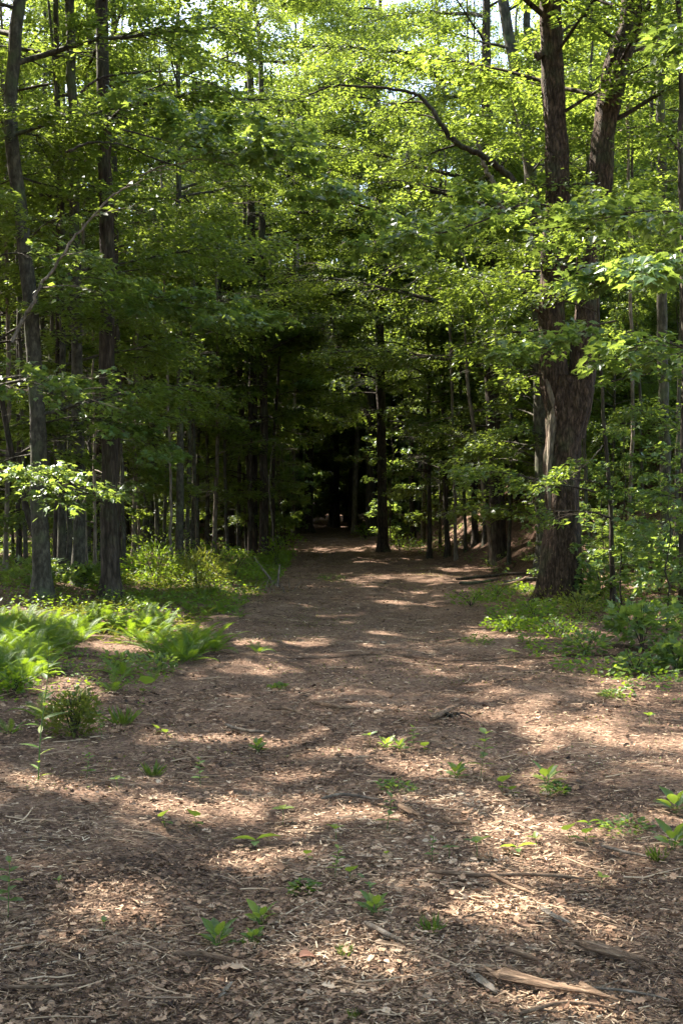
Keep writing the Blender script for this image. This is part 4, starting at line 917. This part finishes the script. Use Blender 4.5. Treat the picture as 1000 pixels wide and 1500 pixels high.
def fern(px, py, hpx, label, group=None, seed=0, n=9):
    g = G(px, py); r = np.random.default_rng(4000 + seed); o = root('fern', g, label, 'fern', group, r.uniform(0, 6.28)); L = hpx * g[1] / FPX * 1.5
    for k in range(n):
        f = bpy.data.objects.new('frond', FR[int(r.integers(0, 4))]); COL.objects.link(f); f.parent = o
        a = k * 2 * math.pi / n + r.uniform(-.3, .3); q = L * r.uniform(.7, 1.05)
        f.rotation_euler = (r.uniform(-.25, .25), -r.uniform(-.05, .6), a); f.scale = (q, q, q * r.uniform(.85, 1.2)); f.location = (.02 * math.cos(a), .02 * math.sin(a), 0)
    return o
r = np.random.default_rng(72)
for k in range(26):
    px = 190 + 150 * r.random(); py = 862 + 36 * r.random()
    fern(px, py + 4, r.uniform(16, 24), 'small fern in the verge running back from the fern bed along the track', 'ferns in the verge behind the bed', 700 + k, 6)
r = np.random.default_rng(71); c = 0; sp = []
for k in range(4000):
    px = r.uniform(-30, 320); py = r.uniform(905, 1000)
    hi = 905 + 26 * (px > 250); lo = 992 if px < 75 else 945 + 22 * math.sin(px * .03) if px < 290 else 950
    if 75 < px < 190 and py > 948: continue
    if py < hi or py > lo or any(abs(px - a) < 13 and abs(py - b_) < 7 for a, b_ in sp): continue
    if px > 225 and r.random() < .5: continue
    sp.append((px, py)); fern(px, py + 6, r.uniform(32, 50) * (.8 + .4 * (py - 900) / 90), 'bright fern in the ' + ('back' if py < 930 else 'middle' if py < 960 else 'front') + ' of the bed, ' + next(t for lim, t in ((40, 'at the left edge of the photo'), (85, 'near its left end'), (140, 'left of the thickest trunk'), (190, 'below the thickest trunk'), (240, 'right of the thickest trunk'), (999, 'at its right end beside the track')) if px < lim), 'ferns in the bed left of the track', c, 8); c += 1
    if c > 125: break
for k, (px, py, h_, lb) in enumerate([(378, 956, 26, 'small bright fern alone at the left edge of the track beyond the fern bed'), (178, 992, 46, 'upright fern standing apart in front of the fern bed'),
     (165, 1015, 40, 'pale spreading fern just right behind the olive bush'), (60, 1052, 46, 'pale arching fern left behind the olive bush'), (120, 1030, 34, 'fern half hidden behind the olive bush'),
     (350, 905, 20, 'little fern on the track edge above the lone bright one'), (320, 952, 26, 'last small fern at the right tip of the fern bed'), (225, 1000, 24, 'small dark fern in the litter right of the upright one'),
     (15, 1075, 30, 'small fern at the left edge below the arching one')]): fern(px, py, h_, lb, None, 500 + k, 7)

# ground cover: small leaves nobody could count
def cover(name, label, n, region, size, mat, seed, h_=.10, shape=OVAL, thr=.5, fr=1.1):
    r = np.random.default_rng(seed); x, y = region(r, n); m = fbm(x * fr, y * fr, 3, seed) > thr; x, y = x[m], y[m]; n = len(x)
    z = hgt(x, y) + r.random(n) ** 1.5 * h_ + .01; a = r.uniform(0, 6.28, n)
    mb = MB(); leaves(mb, np.stack([x, y, z], 1), np.stack([np.cos(a), np.sin(a), r.normal(.15, .4, n)], 1), np.array([0, 0, 1.]) + r.normal(0, .45, (n, 3)), size * r.uniform(.5, 1.3, n) * (1 + .012 * y), np.clip(r.normal(.45, .2, n), 0, 1), shape)
    o = ob(name, mb.mesh(name, mat), None, 'stuff'); tag(o, label, 'ground cover')
def reg(sd_, a, b_, y0, y1):
    def f(r, n):
        y = y0 + (y1 - y0) * r.random(n) ** .8; x = path_c(y) + sd_ * (path_hw(y) + a + (b_ * (y / 20) - a) * r.random(n) ** 1.2); return x, y
    return f
cover('ground_cover', 'low leafy green plants covering the left verge and forest floor', 46000, reg(-1, -.2, 6, 18.2, 50), .055, M_fern, 31, .22, KITE, thr=.40)
cover('ground_cover', 'low leafy green plants covering the right verge round the forked tree', 26000, reg(1, -.5, 5.5, 10.5, 27), .045, M_fern, 32, .12, thr=.47)
cover('ground_cover', 'sparse green plants on the slope and bank right of the track', 20000, reg(1, .5, 7, 25, 60), .07, M_lobed, 33, .25, KITE, thr=.56)
cover('moss_patch', 'thin dull green moss and tiny weeds on the track itself', 16000, reg(1, -4.6, -.1, 7, 40), .018, M_olive, 34, .012, KITE, thr=.60, fr=.8)
cover('ground_cover', 'scattered small weeds in the litter left of the near track', 3000, reg(-1, -.3, 3, 7, 14.5), .035, M_fern, 35, .08, thr=.58)
cover('grass', 'thin bright grass blades among the weeds of the left verge', 9000, reg(-1, .1, 3.2, 15, 34), .15, M_olive, 36, .05, _t(LANCE[0] * np.array([.35, 1, 1]), LANCE[1]), thr=.5)

# ------------------------------------------------------------------ dead wood lying about
def stick(pts, wpx, label, name='stick', mat=None, flat=1.0, rag=.2, seed=0, lift_=0, sides=8, cat=None, tint=.5, wd=None):
    r = np.random.default_rng(5000 + seed); g = [G(*p_) for p_ in pts]; y = np.mean([a[1] for a in g]); k_ = y / FPX
    loc = g[0]; r0 = wpx * k_ / 2 * 1.3; P_ = smooth_path(np.array(g), 6 * len(g) + 4); P_[:, 2] = hgt(P_[:, 0], P_[:, 1]) + r0 * flat * .8 + lift_ + .026
    P_[:, 2] = P_[:, 2] * .4 + .6 * np.interp(np.linspace(0, 1, len(P_)), [0, 1], [P_[0, 2], P_[-1, 2]])
    n = len(P_); s = np.linspace(0, 1, n); prof = np.interp(s, *(wd or ([0, .08, .8, 1], [.5, 1, .85, .3])))
    rr = rough_radii(P_ * 6, r0 * prof, sides, rag, r, 3, 3); th = np.arange(sides) / sides * 2 * math.pi
    wood = 'wood' in name; n_s = 7 if wood else sides
    if wood: rr = rr[:, :7] * (1 + .25 * r.normal(0, 1, 7).clip(-1, 1))[None]
    mb = MB(); mb.tube(P_ - loc, rr, n_s, tint)
    if wood:                                                   # torn slivers along the broken ends
        for k in range(7):
            e_ = -1 if k % 2 else 0; b_ = P_[e_] - loc; dr = nrm(P_[e_] - P_[3 if e_ == 0 else -4]) + r.normal(0, .25, 3) * np.array([1, 1, .4]); q = b_ + r.normal(0, r0 * .35, 3) * np.array([1, 1, flat])
            mb.tube(np.array([q - dr * r0 * 2, q, q + dr * r0 * r.uniform(.8, 2.6)]), np.array([r0 * .3, r0 * .22, .0006]), 4, .5)
    V_ = mb.v[0]; c_ = np.repeat((P_ - loc)[:, 2], n_s); V_[:, 2] = c_ + (V_[:, 2] - c_) * flat
    a_ = math.atan2(P_[-1, 1] - P_[0, 1], P_[-1, 0] - P_[0, 0]); ca, sa = math.cos(a_), math.sin(a_)      # the grain runs along the piece
    mb.v = [np.stack([v[:, 0] * ca + v[:, 1] * sa, -v[:, 0] * sa + v[:, 1] * ca, v[:, 2]], 1) for v in mb.v]
    o = ob(name, mb.mesh(name, mat or M_dead, not wood)); o.location = tuple(loc); o.rotation_euler = (0, 0, a_); tag(o, label, cat or name.replace('_', ' ')); return o
stick([(722, 1446), (790, 1462), (882, 1478)], 24, 'thick split piece of rotten wood, pale at its left end, bottom right of the track', 'wood_piece', flat=.55, rag=.45, seed=1, wd=([0, .1, .25, .6, 1], [.25, 1.1, .9, .6, .12]))
stick([(850, 1398), (890, 1408), (938, 1424)], 22, 'dark wedge shaped wood piece above the thick split one', 'wood_piece', flat=.5, rag=.4, seed=2, wd=([0, .2, .7, 1], [.5, 1.1, .8, .15]))
stick([(694, 1442), (708, 1452), (722, 1462)], 12, 'pale wood chip left of the thick split piece', 'wood_chip', M_pale, .35, .3, 3)
stick([(628, 1290), (700, 1292), (780, 1294), (856, 1299)], 6, 'long thin dark stick lying level across the brightest sun patch', rag=.2, seed=4)
stick([(718, 1292), (745, 1308), (782, 1322)], 5, 'thin stick slanting away below the long level one', seed=5)
stick([(534, 1364), (560, 1378), (592, 1394)], 6, 'pale stick slanting down right near the bottom centre', seed=6, mat=M_pale)
stick([(585, 1190), (598, 1198), (612, 1206)], 11, 'short brown broken wood stub behind the tall pale weed', 'wood_piece', seed=7, flat=.7)
stick([(255, 1412), (300, 1414), (345, 1424), (364, 1430)], 7, 'curved stick with a pale end at the bottom left of the track', seed=8)
stick([(0, 1461), (60, 1459), (122, 1455)], 5, 'thin level stick at the lower left corner', seed=9)
stick([(794, 1342), (808, 1350), (824, 1361)], 9, 'flat pale wood chip in the brightest sun patch', 'wood_chip', M_pale, .3, .3, 10)
stick([(740, 1404), (762, 1412), (788, 1421)], 7, 'dark stick left of the dark wedge shaped piece', seed=11)
stick([(324, 1472), (330, 1464), (338, 1454)], 8, 'pale wood sliver standing out near the bottom left', 'wood_chip', M_pale, .3, .3, 12)
stick([(455, 1036), (490, 1040), (522, 1044)], 5, 'thin pale stick lying level far up the middle of the track', seed=13)
stick([(395, 1045), (422, 1047), (452, 1056)], 4, 'thin curved stick left of the level pale one', seed=14)
stick([(630, 1061), (648, 1050), (668, 1043)], 7, 'grey stick leaning on the dark root hole right of centre', seed=15)
stick([(668, 854), (720, 850), (782, 844)], 4, 'long dark fallen branch left of the forked tree, uppermost of the heap', 'fallen_branch', M_bark, seed=16, lift_=.03)
stick([(672, 858), (700, 857), (728, 852)], 4, 'grey fallen branch in the heap left of the forked tree, left one', 'fallen_branch', M_grey, seed=17)
stick([(735, 860), (760, 856), (796, 852)], 6, 'thick grey mossy log at the foot of the forked tree', 'fallen_log', M_grey, seed=18)
stick([(722, 866), (750, 862), (776, 850)], 4, 'thin fallen branch slanting through the heap by the forked tree', 'fallen_branch', M_dead, seed=19, lift_=.05)
stick([(905, 838), (930, 812), (962, 790)], 15, 'mossy grey log lying up the slope right of the forked tree', 'fallen_log', M_grey, seed=20)
stick([(760, 1500), (830, 1488), (900, 1492)], 5, 'thin stick along the bottom edge at the right', seed=21)
stick([(860, 1462), (920, 1466), (980, 1478)], 6, 'pale narrow strip of wood right of the thick split piece', mat=M_pale, seed=22, flat=.5)
stick([(275, 1112), (290, 1122), (300, 1132)], 4, 'short dark stick above the feathery weed', seed=23)
stick([(590, 1072 + 20), (620, 1080), (640, 1076)], 4, 'crooked stick behind the row of yellow seedlings', seed=24)
stick([(470, 1180), (505, 1172), (560, 1180)], 4, 'thin pale stick in the sun left of the centre weed', mat=M_pale, seed=25)
stick([(880, 1250), (915, 1262), (950, 1266)], 4, 'thin pale stick in the litter at the right', mat=M_pale, seed=26)
stick([(330, 1068), (360, 1078), (395, 1080)], 4, 'thin pale stick on the upper left sun patch', mat=M_pale, seed=27)
stick([(645, 1205), (665, 1215), (690, 1216)], 5, 'grey stick in the shade left of the lower right sun patches', seed=28)
for k, (pts, w_, lb) in enumerate([([(372, 816), (388, 838), (404, 858)], 4, 'steep pale dead branch leaning at the left edge of the track'), ([(410, 826), (408, 842), (406, 860)], 4, 'short upright bleached snag right of the leaning dead branch'),
        ([(302, 812), (318, 838), (326, 862)], 3, 'pale curved dead shoot over the left verge')]):
    g = G(*pts[-1]); W_ = np.array([P(a, b_, g[1] + .1 * q) for q, (a, b_) in enumerate(pts[::-1])]); pp = smooth_path(W_, 10); mb = MB(); mb.tube(pp - g, np.linspace(w_, w_ * .4, 10) * g[1] / FPX / 2 + .004, 6)
    o = ob('dead_branch', mb.mesh('dead_branch', M_pale, True)); o.location = tuple(g); tag(o, lb, 'dead branch')
r = np.random.default_rng(88)
for k in range(9):                                            # splintered stubs poking up round them
    g = G(375 + k * 7 + r.uniform(-3, 3), 864 + r.uniform(-4, 5)); h_ = r.uniform(.15, .42); lean = r.normal(0, .12, 2)
    pp = smooth_path([(0, 0, -.02), (lean[0] * .5, lean[1] * .5, h_ * .5), (lean[0] * 1.3, lean[1], h_)], 6); mb = MB(); mb.tube(pp, np.linspace(.014, .003, 6), 5)
    o = ob('snag', mb.mesh('snag', M_pale, True)); o.location = tuple(g); tag(o, 'short bleached broken stub in the row at the left edge of the track', 'snag', 'bleached stubs at the left edge of the track')
# the dark root hole, the stones and the two odd leaves
g = G(662, 1050); r = np.random.default_rng(5); mb = MB()
for k in range(7):
    a = r.uniform(2.2, 4.2) + k * .5; L = r.uniform(.05, .16); pp = smooth_path([(math.cos(a) * .03, math.sin(a) * .03, .0), (math.cos(a) * L * .5, math.sin(a) * L * .5, .035), (math.cos(a) * L, math.sin(a) * L, .0)], 7); mb.tube(pp, np.linspace(.012, .004, 7), 6, .2)
o = root('root_stub', g, 'dark broken root stub sticking out of the litter right of centre', 'root'); ob('roots', mb.mesh('roots', M_bark, True), o)
def lump(px, py, wpx, label, name, mat, seed, cat):
    g = G(px, py); r = np.random.default_rng(seed); a = wpx * g[1] / FPX / 2; u = np.linspace(0, math.pi, 7); v_ = np.arange(10) / 10 * 2 * math.pi
    q = np.stack([np.sin(u)[:, None] * np.cos(v_), np.sin(u)[:, None] * np.sin(v_), np.cos(u)[:, None] * np.ones(10)], -1); q = q * (1 + .25 * r.normal(0, 1, (7, 10, 1)) * np.sin(u)[:, None, None])
    q = q.reshape(-1, 3) * a * np.array([1, .8, .6]); i = np.arange(6)[:, None] * 10; j = np.arange(10)[None]; F_ = np.stack([i + j, i + 10 + j, i + 10 + (j + 1) % 10, i + (j + 1) % 10], -1).reshape(-1, 4)
    mb = MB(); mb.add(q, [F_], .7); o = ob(name, mb.mesh(name, mat, True)); o.location = (g[0], g[1], g[2] + a * .45); tag(o, label, cat)
lump(447, 1357, 11, 'small tan stone in the litter near the bottom centre', 'stone', M_pale, 1, 'stone')
lump(561, 944, 9, 'pale upright chunk of wood far up the middle of the track', 'wood_piece', M_pale, 2, 'wood piece')
lump(500, 1012, 8, 'small brown clod on the middle of the track', 'soil_clod', M_dead, 3, 'clod')
g = G(450, 1412); M_orange, t_, b_ = newmat('orange_dead_leaf'); b_.inputs['Base Color'].default_value = (.27, .11, .055, 1); b_.inputs['Roughness'].default_value = .6
o = ob('fallen_leaf', unit_leaf('fallen_leaf', M_orange, f_round, fold=.5, droop=.4)); o.location = (g[0] - .03, g[1], g[2] + .02); o.scale = (.06,) * 3; o.rotation_euler = (.2, .1, -1.4); tag(o, 'orange brown dead leaf curled on the litter at the bottom centre', 'dead leaf')
print('triangles', TRIS[0], 'culled crowns', NCULL, 'objects', len(bpy.data.objects))
